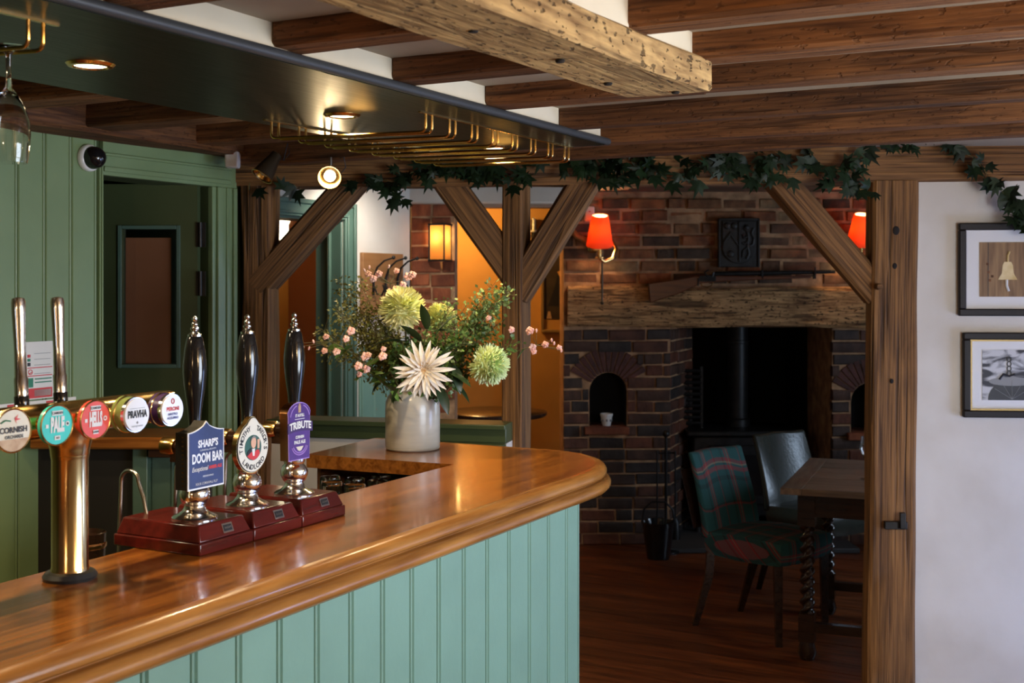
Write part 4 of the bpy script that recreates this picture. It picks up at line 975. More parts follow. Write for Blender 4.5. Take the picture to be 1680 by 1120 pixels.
# --- cream dahlia
dc = P(694, 607, 3.64); dh_ = thing('dahlia', 'spiky cream dahlia hanging over the front of the jar', 'flower', Tr(*dc))
pb = MB(); vs = []; fs = []
for i, (t, ww) in enumerate(((0,0.25),(0.3,0.8),(0.62,1.0),(0.85,0.6),(1.0,0.04))):
    vs += [(t, -ww*0.11, 0.05*ww-0.10*t*t), (t, 0, -0.10*t*t), (t, ww*0.11, 0.05*ww-0.10*t*t)]
for i in range(4): a = i*3; fs += [(a,a+1,a+4,a+3),(a+1,a+2,a+5,a+4)]
pm = mesh_of('petal', pb.add(vs, fs), 'dahlia', 60)
dax = Vector((0.12,-0.93,0.02)).normalized(); dq = dax.to_track_quat('Z', 'Y').to_matrix().to_4x4()
rd = random.Random(5)
for ring, (n, el, ln) in enumerate(((19,4,0.086),(18,20,0.078),(16,37,0.064),(12,56,0.044))):
    for k in range(n):
        a = 2*math.pi*(k+0.5*(ring%2))/n+rd.uniform(-0.1,0.1); e = R(el+rd.uniform(-7,7)); l = ln*rd.uniform(0.88,1.12)
        obj('petal', pm, parent=dh_, L=dq @ Rz(a) @ Ry(-e) @ Matrix.Diagonal((l, l*0.74, l*1.3, 1)) @ Tr(0.06,0,0))
obj('heart', MB().ball((0,0,0.004), 0.014, 14, 8, (1,1,0.8)), 'dahlia_heart', dh_, L=dq)
for k in range(26):
    a = k*2.4; rr = 0.004+0.0028*math.sqrt(k)
    obj('floret', MB().tube([(rr*math.cos(a),rr*math.sin(a),0.008),(rr*1.5*math.cos(a),rr*1.5*math.sin(a),0.027)], [0.0022,0.0010], 5), 'dahlia_heart', dh_, L=dq)
obj('stem', MB().tube(curve(mouth+Vector((0.01,-0.02,-0.06)), dc-dax*0.01, 0.05), 0.004, 6), 'stem', dh_, W=Matrix.Identity(4))
# --- pink blossom sprays
bb = MB()
for k in range(9):
    a = 2.4*k; rr = 0.0035+0.0055*(k/9)**0.5
    bb.ball((rr*math.cos(a), rr*math.sin(a), 0.003+0.004*(1-k/9)), 0.0052, 7, 5, (1,1,0.7))
blossom = mesh_of('blossom', bb, 'pink', 60)
bud = mesh_of('bud', MB().ball((0,0,0), 0.0045, 7, 5, (0.8,0.8,1.5)), 'pink', 60)
def spray(tip, D, blooms, label, leaves=9, lift=0.02, buds=()):
    tp = P(tip[0], tip[1], D); f = thing('blossom_spray', label, 'flower', Tr(*mouth), 'pink blossom sprays in the jar')
    pts = curve(mouth+Vector((0,0,-0.08)), tp, lift, 12)
    obj('stem', MB().tube(pts, [0.0028-0.0016*k/12 for k in range(13)], 6), 'stem', f, W=Matrix.Identity(4))
    for (x, y, sc) in blooms:
        p = P(x, y, D+rf.uniform(-0.05, 0.03)); near = min(pts, key=lambda q: (q-p).length)
        d = (Vector((0,-1,0.3))+Vector((rf.uniform(-.5,.5),0,rf.uniform(-.4,.4))))
        bo = obj('blossom', blossom, parent=f, W=Matrix.Translation(p) @ d.to_track_quat('Z','Y').to_matrix().to_4x4() @ Matrix.Scale(sc*0.84, 4))
        obj('stalk', MB().tube(curve(near, p, -0.005, 4), 0.0009, 5), 'stem', f, W=Matrix.Identity(4))
    for (x, y) in buds:
        p = P(x, y, D); obj('bud', bud, parent=f, W=Matrix.Translation(p) @ Ry(rf.uniform(-.6,.6)))
        near = min(pts, key=lambda q: (q-p).length); obj('stalk', MB().tube([near, p], 0.0008, 5), 'stem', f, W=Matrix.Identity(4))
    for k in range(leaves):
        q = pts[rf.randrange(4, 12)]; d = Vector((rf.uniform(-1,1), rf.uniform(-1,0.3), rf.uniform(-0.7,0.6)))
        obj('leaf', LM[rf.choice('mms')], parent=f, W=orient(q, d, rf.uniform(-.8,.8)))
spray((545,560), 3.70, [(575,543,1.3),(567,556,1.1),(535,553,1.0),(552,578,1.2),(532,576,1.0)], 'pink blossom spray reaching furthest left over the bar', 12, 0.05, [(497,568),(507,571),(492,563),(514,560)])
spray((590,600), 3.64, [(598,585,1.35),(604,583,1.0),(588,601,1.3),(601,606,1.25),(590,614,0.9),(629,573,0.9),(628,585,1.3)], 'pink blossom spray low at the left of the jar', 11, 0.03)
spray((640,465), 3.84, [(604,450,1.1),(612,457,1.2),(622,450,1.2),(650,445,1.0),(668,455,1.4),(676,452,1.3),(660,468,1.2),(648,474,1.0),(640,478,1.0)], 'pink blossom spray standing above the largest chrysanthemum', 7, 0.0, [(598,443),(638,437),(606,438)])
spray((880,566), 3.80, [(870,543,1.3),(873,570,1.2),(895,565,1.1),(876,577,0.9),(838,541,1.1),(802,522,0.9),(917,570,0.9)], 'pink blossom spray reaching right across the oak post', 12, 0.06, [(905,558),(921,575),(880,542),(909,563)])
# --- fine green foliage sprays
def foliage(tips, D, label, mt, lift=0.02, n=26, sz=0.0075, start=0.35):
    f = thing('foliage_spray', label, 'foliage', Tr(*mouth), 'foliage sprays in the jar')
    b = MB(); sb = MB()
    for (x, y) in tips:
        tp = P(x, y, D+rf.uniform(-0.06,0.06)); pts = curve(mouth+Vector((0,0,-0.05)), tp, lift, 14)
        sb.tube(pts, [0.0016-0.001*k/14 for k in range(15)], 5)
        for k in range(int(n*4.0)):
            t = start+(1-start)*rf.random(); q = pts[min(14, int(t*14))]
            off = Vector((rf.gauss(0,1), rf.gauss(0,1), rf.gauss(0,1)))*0.018*(1.25-0.5*t)
            p = q+off; d = off.normalized(); s1 = d.cross(Vector((rf.uniform(-1,1),rf.uniform(-1,1),rf.uniform(-1,1)))).normalized()
            L_ = sz*rf.uniform(0.9,1.9); W_ = L_*0.42
            b.add([tuple(p), tuple(p+d*L_*0.5+s1*W_), tuple(p+d*L_), tuple(p+d*L_*0.5-s1*W_)], [(0,1,2,3)])
            if k % 2 == 0: sb.tube([q, p], 0.0005, 3, False)
    lo = obj('leaflets', b, mt, f, W=Matrix.Identity(4), smooth=0); lo['kind'] = 'stuff'
    obj('stems', sb, 'stem', f, W=Matrix.Identity(4), smooth=60)
foliage([(548,450),(575,458),(585,450),(560,480)], 3.86, 'tall olive-green fine-leaved sprigs at the upper left of the bouquet', 'leaf_olive', 0.02, 46)
foliage([(520,535),(545,500),(570,515),(525,565),(590,500)], 3.80, 'dense olive foliage spreading to the left of the bouquet', 'leaf_olive', 0.03, 80)
foliage([(620,500),(635,520),(610,530),(640,545),(600,545),(625,560)], 3.82, 'brown-green bushy foliage under the largest chrysanthemum', 'leaf_olive', 0.0, 90)
foliage([(745,478),(765,500),(775,520),(740,500)], 3.86, 'light green sprig with round leaflets right of the chrysanthemums', 'leaf_light', 0.01, 30, 0.0085)
foliage([(815,460),(845,470),(830,480),(812,500)], 3.84, 'light green sprig with round leaflets in front of the middle post', 'leaf_light', 0.03, 44, 0.009, 0.6)
foliage([(790,530),(810,540),(770,550),(825,525),(850,560)], 3.80, 'green leafy sprigs to the right of the bouquet', 'leaf', 0.03, 60, 0.009)
foliage([(680,560),(700,545),(720,560),(735,580),(650,575),(745,600)], 3.74, 'green foliage filling the heart of the bouquet', 'leaf', 0.0, 80, 0.011)
dl_ = thing('leaf_cluster', 'large dark green pointed leaves around the dahlia', 'foliage', Tr(*mouth), 'foliage sprays in the jar')
for (x, y, dx, dz, D) in ((700,540,-0.1,1.0,3.70),(715,550,0.6,0.9,3.70),(705,545,0.9,0.2,3.70),(735,610,0.8,-0.3,3.74),(740,625,0.9,-0.7,3.76),(720,635,0.4,-0.9,3.78),(755,605,1,-0.15,3.78),(660,560,-0.8,0.1,3.72),(640,610,-0.6,-0.5,3.78),(665,625,-0.3,-0.3,3.74),(720,590,0.5,0.7,3.72),(690,560,-0.5,0.6,3.7),(745,600,0.3,-0.9,3.75),(730,570,1,0.3,3.78)):
    obj('leaf', LM['d'], parent=dl_, W=orient(P(x, y, D), (dx,-0.35,dz), rf.uniform(-.7,.7)))
for (x, y) in ((700,540),(735,610),(660,560),(640,610)): obj('stem', MB().tube(curve(mouth+Vector((0,0,-0.06)), P(x, y, 3.73), 0.0), 0.002, 5), 'stem', dl_, W=Matrix.Identity(4))
# ================================================================== IVY GARLAND
def ivy_mesh(v):
    rn = random.Random(v); ang = [-128,-95,-66,-40,-18,0,18,40,66,95,128]; rad = [0.42,0.75,0.42,0.86,0.5,1.12,0.5,0.86,0.42,0.75,0.42]
    b = MB(); vs = [(0,0,0)]; 
    for a, r in zip(ang, rad):
        r *= rn.uniform(0.9,1.1)*0.036; x = r*math.cos(R(a))+0.012; y = r*math.sin(R(a)); vs.append((x, y, -0.25*abs(y)-0.12*x+rn.uniform(-0.002,0.002)))
    vs.append((-0.002,0,0)); n = len(vs)-2
    fs = [(0,i,i+1) for i in range(1,n)]
    return mesh_of('leaf', b.add(vs[:-1], fs), 'ivy', 60)
IV = [ivy_mesh(v) for v in range(4)]
iv = thing('ivy_garland', 'dark green ivy garland draped along the oak tie beam', 'garland', FRAME @ Tr(0,0,1.98))
rg = random.Random(17)
def ivy_run(pts, dens, spread, y0, thick=0.0016):
    """pts: picture points along the vine on the frame front; leaves scattered about it"""
    P3 = []
    for (px, py) in pts:
        x, z = FP(px, py, y0); P3.append(Vector((x, y0, z)))
    fine = []
    for i in range(len(P3)-1):
        for k in range(6):
            t = k/6; fine.append(P3[i].lerp(P3[i+1], t)+Vector((0, rg.uniform(-.006,.006), rg.uniform(-.006,.006))))
    fine.append(P3[-1])
    obj('vine', MB().tube(fine, thick, 5), 'stem', iv, W=FRAME)
    tot = sum((P3[i+1]-P3[i]).length for i in range(len(P3)-1)); n = int(tot*dens)
    for k in range(n):
        q = fine[rg.randrange(len(fine))]+Vector((rg.uniform(-.03,.03), rg.uniform(-0.035,0.0), rg.gauss(0, spread)))
        d = Vector((rg.uniform(-.8,.8), rg.uniform(-0.5,-0.1), rg.uniform(-1.0,0.35)))
        nrm = Vector((rg.uniform(-.5,.5), -1, rg.uniform(-.2,.8))); dd = d.normalized(); z = (nrm-dd*nrm.dot(dd)).normalized(); y = z.cross(dd)
        m = Matrix((dd, y, z)).transposed().to_4x4(); m.translation = q
        sc = rg.uniform(0.8,1.5)
        obj('leaf', IV[rg.randrange(4)], parent=iv, W=FRAME @ m @ Matrix.Scale(sc, 4))
ivy_run([(570,296),(620,300),(650,295),(690,280),(740,272),(790,280)], 85, 0.022, -0.03)
ivy_run([(630,300),(655,325),(668,335)], 60, 0.010, -0.035)
ivy_run([(790,272),(850,285),(900,262),(960,272),(1010,268),(1060,278)], 110, 0.030, -0.03)
ivy_run([(690,278),(730,290),(780,268),(830,276)], 60, 0.020, -0.035)
ivy_run([(960,285),(985,300),(1000,290)], 50, 0.012, -0.035)
ivy_run([(840,290),(850,300)], 120, 0.012, -0.04)
ivy_run([(1060,270),(1120,276),(1180,262),(1230,272),(1280,262),(1330,252)], 105, 0.028, -0.03)
ivy_run([(1240,285),(1255,300),(1290,296)], 50, 0.010, -0.035)
ivy_run([(1330,262),(1380,285),(1395,262),(1440,232),(1500,226),(1550,232)], 75, 0.022, -0.035)
ivy_run([(1370,275),(1395,300),(1425,318)], 55, 0.010, -0.035)
ivy_run([(1540,222),(1580,245),(1610,270),(1628,300),(1652,325),(1672,358),(1690,385)], 75, 0.018, -0.03)
ivy_run([(470,300),(490,308),(500,312)], 40, 0.006, -0.02)
ivy_run([(410,300),(408,312)], 60, 0.004, -0.02)
# ================================================================== DOOR, FIXTURES
dy = 4.47; hx_ = P(324, 0, dy).x; lw = 0.66
gx0 = P(200,0,dy).x-(hx_-lw); gx1 = P(290,0,dy).x-(hx_-lw); gz0 = P(0,597,dy).z; gz1 = P(0,376,dy).z; dt = P(0,302,dy).z
b = MB().box(0,0,0.01,gx0,0.04,dt).box(gx1,0,0.01,lw,0.04,dt).box(gx0,0,0.01,gx1,0.04,gz0).box(gx0,0,gz1,gx1,0.04,dt)
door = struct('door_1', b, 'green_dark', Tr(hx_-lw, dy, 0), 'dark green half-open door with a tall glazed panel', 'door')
b = MB().box(gx0-0.014,-0.008,gz0-0.014,gx0,0,gz1+0.014).box(gx1,-0.008,gz0-0.014,gx1+0.014,0,gz1+0.014).box(gx0,-0.008,gz0-0.014,gx1,0,gz0).box(gx0,-0.008,gz1,gx1,0,gz1+0.014)
obj('glazing_bead', b, 'frame_green', door, bev=0.002)
obj('pane', MB().box(gx0,0.018,gz0,gx1,0.022,gz1), 'pane', door)
obj('curtain', MB().box(gx0+0.005,0.030,gz0,gx1-0.03,0.036,gz1-0.03), 'terracotta', door)
for py in (385, 465):
    z = P(0,py,dy).z; hg = obj('hinge', MB().box(lw-0.004,-0.006,z-0.045,lw+0.03,0.004,z+0.045), 'iron', door)
    obj('hinge_knuckle', MB().tube([(lw+0.012,-0.010,z-0.045),(lw+0.012,-0.010,z+0.045)], 0.007, 10), 'iron', hg)
# dome camera
s = S_of(140, 1.71); D = Dt(146, 1.70); z = EYE-(259-HOR)*D/FPX
dc_ = thing('dome_camera', 'white dome security camera with a black bubble on the green wall', 'camera', B_(s+0.008, 1.708, z) @ Rx(R(90)))
obj('base', MB().lathe([(0.044,0.0),(0.045,0.010),(0.042,0.018),(0.038,0.021)], 28), 'white_gloss', dc_)
obj('bubble', MB().lathe([(0.0375,0.018),(0.037,0.032),(0.033,0.048),(0.024,0.060),(0.012,0.066),(0.0005,0.0675)], 28, False), 'black_gloss', dc_)
# white detector at the head of the corner post
q = P(381, 262, 4.48); o = thing('motion_sensor', 'small white sensor box under the wall plate by the corner post', 'sensor', Tr(*q))
obj('case', MB().frustum((-0.024,-0.014,0.024,0.03),(-0.026,-0.016,0.026,0.03),-0.030,0.030), 'white', o, bev=0.006)
obj('indicator', MB().box(-0.008,-0.0175,0.018,0.008,-0.014,0.022), 'red', o)
# spot lamps on stems under the joist
def spotlamp(px, py, D, axis, lit, label):
    c = P(px, py, D); ax = Vector(axis).normalized(); W = Matrix.Translation(c) @ ax.to_track_quat('Z','Y').to_matrix().to_4x4()
    t = thing('spot_lamp', label, 'spot lamp', W, 'spot lamps on the servery joist')
    obj('shade', MB().lathe([(0.013,-0.085),(0.020,-0.082),(0.023,-0.06),(0.030,-0.03),(0.038,0.01),(0.040,0.018),(0.038,0.018),(0.028,-0.03),(0.018,-0.07),(0.001,-0.072)], 26, False), 'spot_bronze', t)
    obj('rim', MB().tube([(0.0395*math.cos(2*math.pi*k/26),0.0395*math.sin(2*math.pi*k/26),0.018) for k in range(27)], 0.0016, 6, False), 'brass', t)
    top_ = c-ax*0.07; tp = Vector((top_.x, top_.y, 2.066))
    obj('stem', MB().tube([top_, Vector((top_.x, top_.y, top_.z+0.02)), tp], 0.0055, 8), 'chrome', t, W=Matrix.Identity(4))
    obj('cable', MB().tube([top_+Vector((0,0,0)), top_+Vector((0.03,0.01,-0.01)), top_+Vector((0.05,0.01,0.015)), top_+Vector((0.045,0.0,0.05)), Vector((top_.x+0.03, top_.y, 2.064))], 0.0018, 6), 'black', t, W=Matrix.Identity(4))
    bl = obj('bulb', MB().ball((0,0,-0.004), 0.020, 18, 12, (1,1,0.8)), 'bulb_glow' if lit else 'white_gloss', t)
    obj('reflector', MB().lathe([(0.019,-0.035),(0.028,-0.012),(0.0365,0.014)], 26, False), 'brass', t)
    if lit: spot_light('spot_lamp_beam', c+ax*0.03, ax, 10, (1.0,0.74,0.40), 110, 0.7, 0.025, t)
spotlamp(434, 283, 4.32, (-0.45,-0.35,-0.8), False, 'unlit bronze bell-shaped spot lamp by the corner post')
spotlamp(541, 289, 4.20, (0.08,-0.93,-0.32), True, 'lit spot lamp glaring towards the viewer over the brace')
# fire notice on the green wall
ns0, ns1 = S_of(41, 1.706), S_of(87, 1.706); D = Dt(62, 1.706); nz1 = EYE-(560-HOR)*D/FPX; nz0 = EYE-(654-HOR)*D/FPX
nt = thing('fire_notice', 'white fire action notice with red and green panels on the green wall', 'notice', B_(ns0, 1.7055, nz0))
nw, nh = ns1-ns0, nz1-nz0
obj('sheet', MB().box(0,-0.002,0,nw,0.0015,nh), 'white', nt)
def npan(x0, z0, x1, z1, m): obj('printed_panel', MB().box(nw*x0,-0.0032,nh*z0,nw*x1,-0.002,nh*z1), m, nt)
npan(0.06,0.02,0.94,0.19,'red'); npan(0.30,0.05,0.9,0.16,'white'); npan(0.06,0.21,0.26,0.37,'sign_green'); npan(0.32,0.28,0.92,0.30,'sign_green'); npan(0.32,0.34,0.92,0.36,'sign_green')
npan(0.06,0.40,0.94,0.415,'red'); npan(0.06,0.54,0.94,0.555,'red'); npan(0.06,0.58,0.16,0.64,'ink'); npan(0.06,0.66,0.16,0.71,'sign_green'); npan(0.06,0.73,0.16,0.78,'red')
for k in range(4): npan(0.30,0.44+k*0.10+(0.05 if k else 0),0.88,0.447+k*0.10+(0.05 if k else 0),'grey_text')
obj('prohibition_ring', MB().tube([(nw*0.16+0.0075*math.cos(2*math.pi*k/16),-0.003,nh*0.475+0.0075*math.sin(2*math.pi*k/16)) for k in range(17)]+[(nw*0.16-0.005,-0.003,nh*0.475-0.005)], 0.0012, 5), 'red', nt)
D = Dt(60, 1.70); sz = EYE-(664-HOR)*D/FPX
st = thing('label_strip', 'white strip of red and green labels below the fire notice', 'notice', B_(S_of(-20,1.70), 1.704, sz))
obj('strip', MB().box(0,-0.003,-0.013,S_of(125,1.70)-S_of(-20,1.70),0.003,0.013), 'white', st)
for (a, e, m) in ((12,24,'red'),(28,36,'sign_green'),(76,91,'red')): obj('printed_panel', MB().box(S_of(a,1.70)-S_of(-20,1.70),-0.0042,-0.009,S_of(e,1.70)-S_of(-20,1.70),-0.003,0.009), m, st)
# ---------------------------------------------------------------- middle room fittings
# lantern on the pier
lc = P(720, 397, 6.72); ln = thing('wall_lantern', 'black framed lantern with glowing amber glass on the brick pier', 'lantern', Tr(lc.x, 6.845, lc.z))
lw_, ld_, lh_ = 0.062, 0.11, 0.10
V = [(-lw_,-0.01),(-lw_*0.9,-ld_*0.62),(lw_*0.45,-ld_),(lw_,-0.01)]
for (x, y) in V: obj('corner_bar', MB().box(x-0.004,y-0.004,-lh_,x+0.004,y+0.004,lh_), 'iron', ln)
for z in (-lh_, lh_): obj('plate', MB().prism([(-lw_-0.008,0),(-lw_*0.9-0.008,-ld_*0.62-0.006),(lw_*0.45,-ld_-0.008),(lw_+0.008,0)], z-0.005, z+0.005, 'z'), 'iron', ln)
for i in range(3):
    a, c = Vector((*V[i],0)), Vector((*V[i+1],0)); d = (c-a).normalized(); n = Vector((d.y,-d.x,0))*0.001
    obj('pane', MB().add([tuple(a+d*0.004+Vector((0,0,-lh_+0.005))),tuple(c-d*0.004+Vector((0,0,-lh_+0.005))),tuple(c-d*0.004+Vector((0,0,lh_-0.005))),tuple(a+d*0.004+Vector((0,0,lh_-0.005)))], [(0,1,2,3)]), 'amber_glass', ln)
obj('bulb', MB().ball((0.0,-0.05,0.03), 0.02, 14, 10, (1,1,1.4)), 'bulb_glow', ln)
point_light('lantern_light', (lc.x, 6.845-0.05, lc.z+0.03), 14.0, (1.0,0.55,0.20), 0.022, ln)
# coat hook board on the white wall
hs0, hs1 = S_of(590, wt), S_of(656, wt); D = Dt(620, wt-0.02); hzt = EYE-(415-HOR)*D/FPX; hzb = hzt-0.33
hk = thing('coat_rack', 'brown board of black iron coat hooks on the white wall', 'coat rack', B_(hs0, wt-0.022, hzb))
obj('backboard', MB().box(0,0,0,hs1-hs0,0.022,hzt-hzb), 'board_wood', hk, bev=0.003)
for k in range(3):
    x = (hs1-hs0)*(0.22+0.30*k); zt_ = (hzt-hzb)*0.6
    h = obj('hook', MB().tube([(x,-0.006,zt_-0.09),(x,-0.008,zt_),(x,-0.03,zt_+0.055),(x,-0.075,zt_+0.09),(x,-0.13,zt_+0.105)], [0.006,0.007,0.006,0.005,0.004], 8), 'iron', hk)
    obj('hook_knob', MB().ball((x,-0.132,zt_+0.106), 0.010, 10, 7), 'iron', h)
    obj('lower_hook', MB().tube([(x,-0.008,zt_-0.04),(x,-0.03,zt_-0.085),(x,-0.06,zt_-0.09),(x,-0.075,zt_-0.06),(x,-0.066,zt_-0.035)], 0.005, 8), 'iron', h)
# lamp seen through the teal doorway
q = P(463, 372, 7.0); wl = thing('wall_light', 'glowing white bowl wall light through the teal doorway', 'wall light', Tr(*q))
obj('bowl', MB().lathe([(0.012,-0.075),(0.03,-0.06),(0.055,-0.02),(0.075,0.03),(0.083,0.06),(0.078,0.06),(0.05,-0.01),(0.02,-0.05)], 24, False), 'lamp_white', wl)
obj('bracket', MB().tube([(0,0,-0.07),(0,0.05,-0.09),(0,0.32,-0.05)], 0.008, 8), 'brass', wl)
point_light('wall_light_glow', (q.x-0.22, q.y-0.05, q.z+0.1), 9, (1.0,0.62,0.22), 0.06, wl)
# ochre room: painting, sconce lamp out of sight, table and chair
pt = thing('horse_painting', 'large gilt-framed dark painting on the ochre wall', 'painting', Tr(P(888,0,9.27).x, 9.27, P(0,545,9.27).z))
pw, ph = 0.36, P(0,372,9.27).z-P(0,545,9.27).z
obj('frame', MB().box(0,-0.02,0,pw,0.03,0.02).box(0,-0.02,ph-0.02,pw,0.03,ph).box(0,-0.02,0.02,0.02,0.03,ph-0.02).box(pw-0.02,-0.02,0.02,pw,0.03,ph-0.02), 'gilt', pt, bev=0.003)
obj('mount', MB().box(0.02,0.0,0.02,pw-0.02,0.01,ph-0.02), 'ochre', pt)
obj('canvas', MB().box(0.02,-0.004,0.10,pw*0.80,0.0,ph-0.05), 'print_night', pt)
hb = [(0.05,0.20),(0.10,0.34),(0.15,0.52),(0.18,0.60),(0.22,0.62),(0.25,0.50),(0.24,0.42),(0.27,0.30),(0.25,0.20)]
obj('painted_horse', MB().prism([(x, z) for x, z in hb if z < ph-0.06], -0.006, -0.004, 'y'), 'ink', pt)
obj('painted_mane', MB().prism([(0.12,0.46),(0.17,0.48),(0.20,0.40),(0.23,0.33),(0.20,0.33),(0.16,0.38)], -0.007, -0.006, 'y'), 'ochre', pt)
for (x, z) in ((0.06,0.13),(0.16,0.14),(0.23,0.13)): obj('painted_figure', MB().prism([(x-0.02,z-0.025),(x+0.02,z-0.025),(x+0.008,z+0.03),(x-0.008,z+0.03)], -0.0065, -0.004, 'y'), 'tan_badge', pt)
q = P(876, 380, 9.1); sc = thing('black_sconce', 'black bracket lamp against the ochre wall beside the middle post', 'wall light', Tr(q.x, 9.28, q.z))
obj('bracket', MB().box(-0.02,-0.04,-0.16,0.02,0.02,0.10).tube([(0,-0.04,-0.06),(0,-0.11,-0.08),(0,-0.12,0.0)], 0.01, 8), 'black', sc)
obj('candle', MB().lathe([(0.025,0.0),(0.03,0.012),(0.012,0.016),(0.012,0.10),(0.002,0.11)], 14), 'ivory', sc, L=Tr(0,-0.12,0))
point_light('ochre_room_lamp', (-0.46, 8.75, 2.10), 20, (1.0,0.60,0.20), 0.08)
cl = thing('ceiling_lamp', 'glass ceiling lamp of the ochre room above the lintel', 'ceiling lamp', Tr(-0.46, 8.75, 2.2))
obj('rose', MB().lathe([(0.06,0.0),(0.06,-0.008),(0.05,-0.012)], 18), 'brass', cl)
obj('globe', MB().ball((0,0,-0.012), 0.06, 18, 10, (1,1,0.25)), 'lamp_white', cl)
q = P(815, 674, 7.5); tb_ = thing('round_table', 'round dark wooden table in the opening to the ochre room', 'table', Tr(q.x, q.y, 0))
zt_ = q.z
obj('tabletop', MB().lathe([(0.30,zt_-0.03),(0.31,zt_-0.02),(0.31,zt_-0.005),(0.30,zt_)], 36), 'dark_wood', tb_)
obj('pedestal', MB().lathe([(0.03,0.1),(0.05,0.2),(0.03,0.4),(0.045,zt_-0.05),(0.10,zt_-0.03)], 16), 'dark_wood', tb_)
for k in range(3):
    a = 2*math.pi*k/3+0.4; obj('foot', MB().tube([(0.02*math.cos(a),0.02*math.sin(a),0.22),(0.15*math.cos(a),0.15*math.sin(a),0.14),(0.30*math.cos(a),0.30*math.sin(a),0.02)], [0.03,0.025,0.018], 8), 'dark_wood', tb_)
# ================================================================== FIREPLACE
mb_ = obj('mantel_beam', timber(FX(1475)-FX(931), 0.20, FZ(470)-FZ(535), 81, amp=0.012, cham=0.02), 'oak_mantel', None, W=axis_m((FX(931), YW+0.04, (FZ(470)+FZ(535))/2), (FX(1475), YW+0.045, (FZ(472)+FZ(538))/2)))
tag(mb_, 'wide worm-eaten oak mantel beam over the hearth', 'beam')
def sconce(px, py, label, arm=True):
    c = P(px, py, 7.42); z0 = c.z
    s = thing('wall_sconce', label, 'wall light', Tr(c.x, 7.42, c.z), 'red-shaded sconces on the chimney wall')
    h = 0.095; obj('shade', MB().lathe([(0.083,-h),(0.050,h),(0.0485,h),(0.0815,-h)], 30, False), 'red_shade', s, L=Rx(R(18)))
    obj('shade_lining', MB().lathe([(0.080,-h+0.002),(0.0465,h-0.002)], 30, False), 'shade_lining', s, L=Rx(R(18)))
    obj('bulb', MB().ball((0,0,0.01), 0.022, 14, 10, (1,1,1.3)), 'bulb_glow', s)
    obj('candle_tube', MB().lathe([(0.011,-0.16),(0.011,-0.02)], 12), 'brass', s)
    obj('drip_pan', MB().lathe([(0.008,-0.175),(0.03,-0.168),(0.03,-0.163),(0.012,-0.158)], 16), 'brass', s)
    pts = [(0,0,-0.17),(0.03,0.02,-0.19),(0.08,0.04,-0.17),(0.105,0.06,-0.11),(0.08,0.08,-0.06),(0.04,0.10,-0.07),(0.0,0.13,-0.10),(-0.03,0.16,-0.10)]
    obj('arm', MB().tube(pts, [0.010,0.010,0.012,0.012,0.011,0.010,0.009,0.009], 10), 'brass', s)
    obj('backplate', MB().lathe([(0.035,0),(0.035,0.01),(0.02,0.018)], 18), 'brass', s, L=Tr(-0.03,0.172,-0.10) @ Rx(R(90)))
    point_light('sconce_light', (c.x, 7.42, c.z+0.02), 38.0, (1.0,0.62,0.32), 0.022, s)
    return s
s1 = sconce(984, 378, 'brass wall sconce with a glowing red shade left of the stone plaque')
sconce(1413, 376, 'brass wall sconce with a glowing red shade half behind the right post')
q = P(988, 452, 7.47); rd_ = thing('poker_rod', 'thin hanging steel rod below the left red sconce', 'rod', Tr(q.x, 7.47, P(0,497,7.47).z))
obj('rod', MB().tube([(0,0,0),(0,0,0.34)], 0.006, 8), 'spot_bronze', rd_); obj('tip', MB().ball((0,0,0), 0.011, 10, 7), 'spot_bronze', rd_)
obj('hook', MB().tube([(0,0,0.34),(0.0,0.02,0.36),(0,0.10,0.355)], 0.004, 6), 'steel', rd_)
hn = thing('powder_horn', 'curved pale horn hanging behind the left red sconce', 'horn', Tr(P(950,385,7.5).x, 7.53, P(950,385,7.5).z))
obj('body', MB().tube([(-0.06,0,0.12),(-0.05,0,0.05),(-0.01,0,-0.01),(0.06,0,-0.04),(0.13,0,-0.035),(0.19,0,-0.045)], [0.010,0.013,0.017,0.020,0.024,0.027], 14), 'horn', hn)
obj('rim', MB().tube([(0.185,0,-0.044),(0.198,0,-0.047)], 0.030, 16), 'brass', hn)
q = P(969, 349, 7.4); o = thing('alarm_box', 'small white alarm box on the chimney wall beside the brace', 'sensor', Tr(q.x, 7.53, q.z))
obj('case', MB().box(-0.03,-0.04,-0.045,0.03,0.05,0.045), 'white', o, bev=0.008); obj('indicator', MB().box(-0.006,-0.043,0.01,0.006,-0.04,0.016), 'red', o)
# musket over the mantel
gy = 7.50; g0 = P(1062,0,gy).x; gz_ = P(0,452,gy).z
gun = thing('musket', 'antique flintlock musket hung above the mantel beam', 'gun', Tr(P(1170,0,gy).x, gy, gz_))
k7 = gy/FPX
def gp(px, py): return ((px-1170)*k7, (452-py)*k7)
stock = [gp(1063,465),gp(1066,497),gp(1115,481),gp(1150,465),gp(1185,462),gp(1240,459),gp(1330,456),gp(1330,452),gp(1240,453),gp(1180,452),gp(1150,451),gp(1110,458)]
obj('stock', MB().prism(stock, -0.02, 0.02, 'y'), 'gun_wood', gun, bev=0.006)
x0_, z0_ = gp(1172,450); x1_, z1_ = gp(1370,446)
obj('barrel', MB().tube([(x0_,0,z0_+0.002),(x1_,0,z1_+0.002)], [0.016,0.011], 12), 'iron', gun)
lk = obj('lock', MB().box(-0.05,-0.026,-0.02,0.05,-0.018,0.015).tube([(0.0,-0.024,0.01),(-0.02,-0.026,0.035),(0.005,-0.026,0.05)], 0.006, 8).tube([(0.03,-0.024,0.01),(0.035,-0.026,0.035)], 0.006, 8), 'iron', gun, L=Tr(gp(1160,456)[0],0,gp(1160,456)[1]))
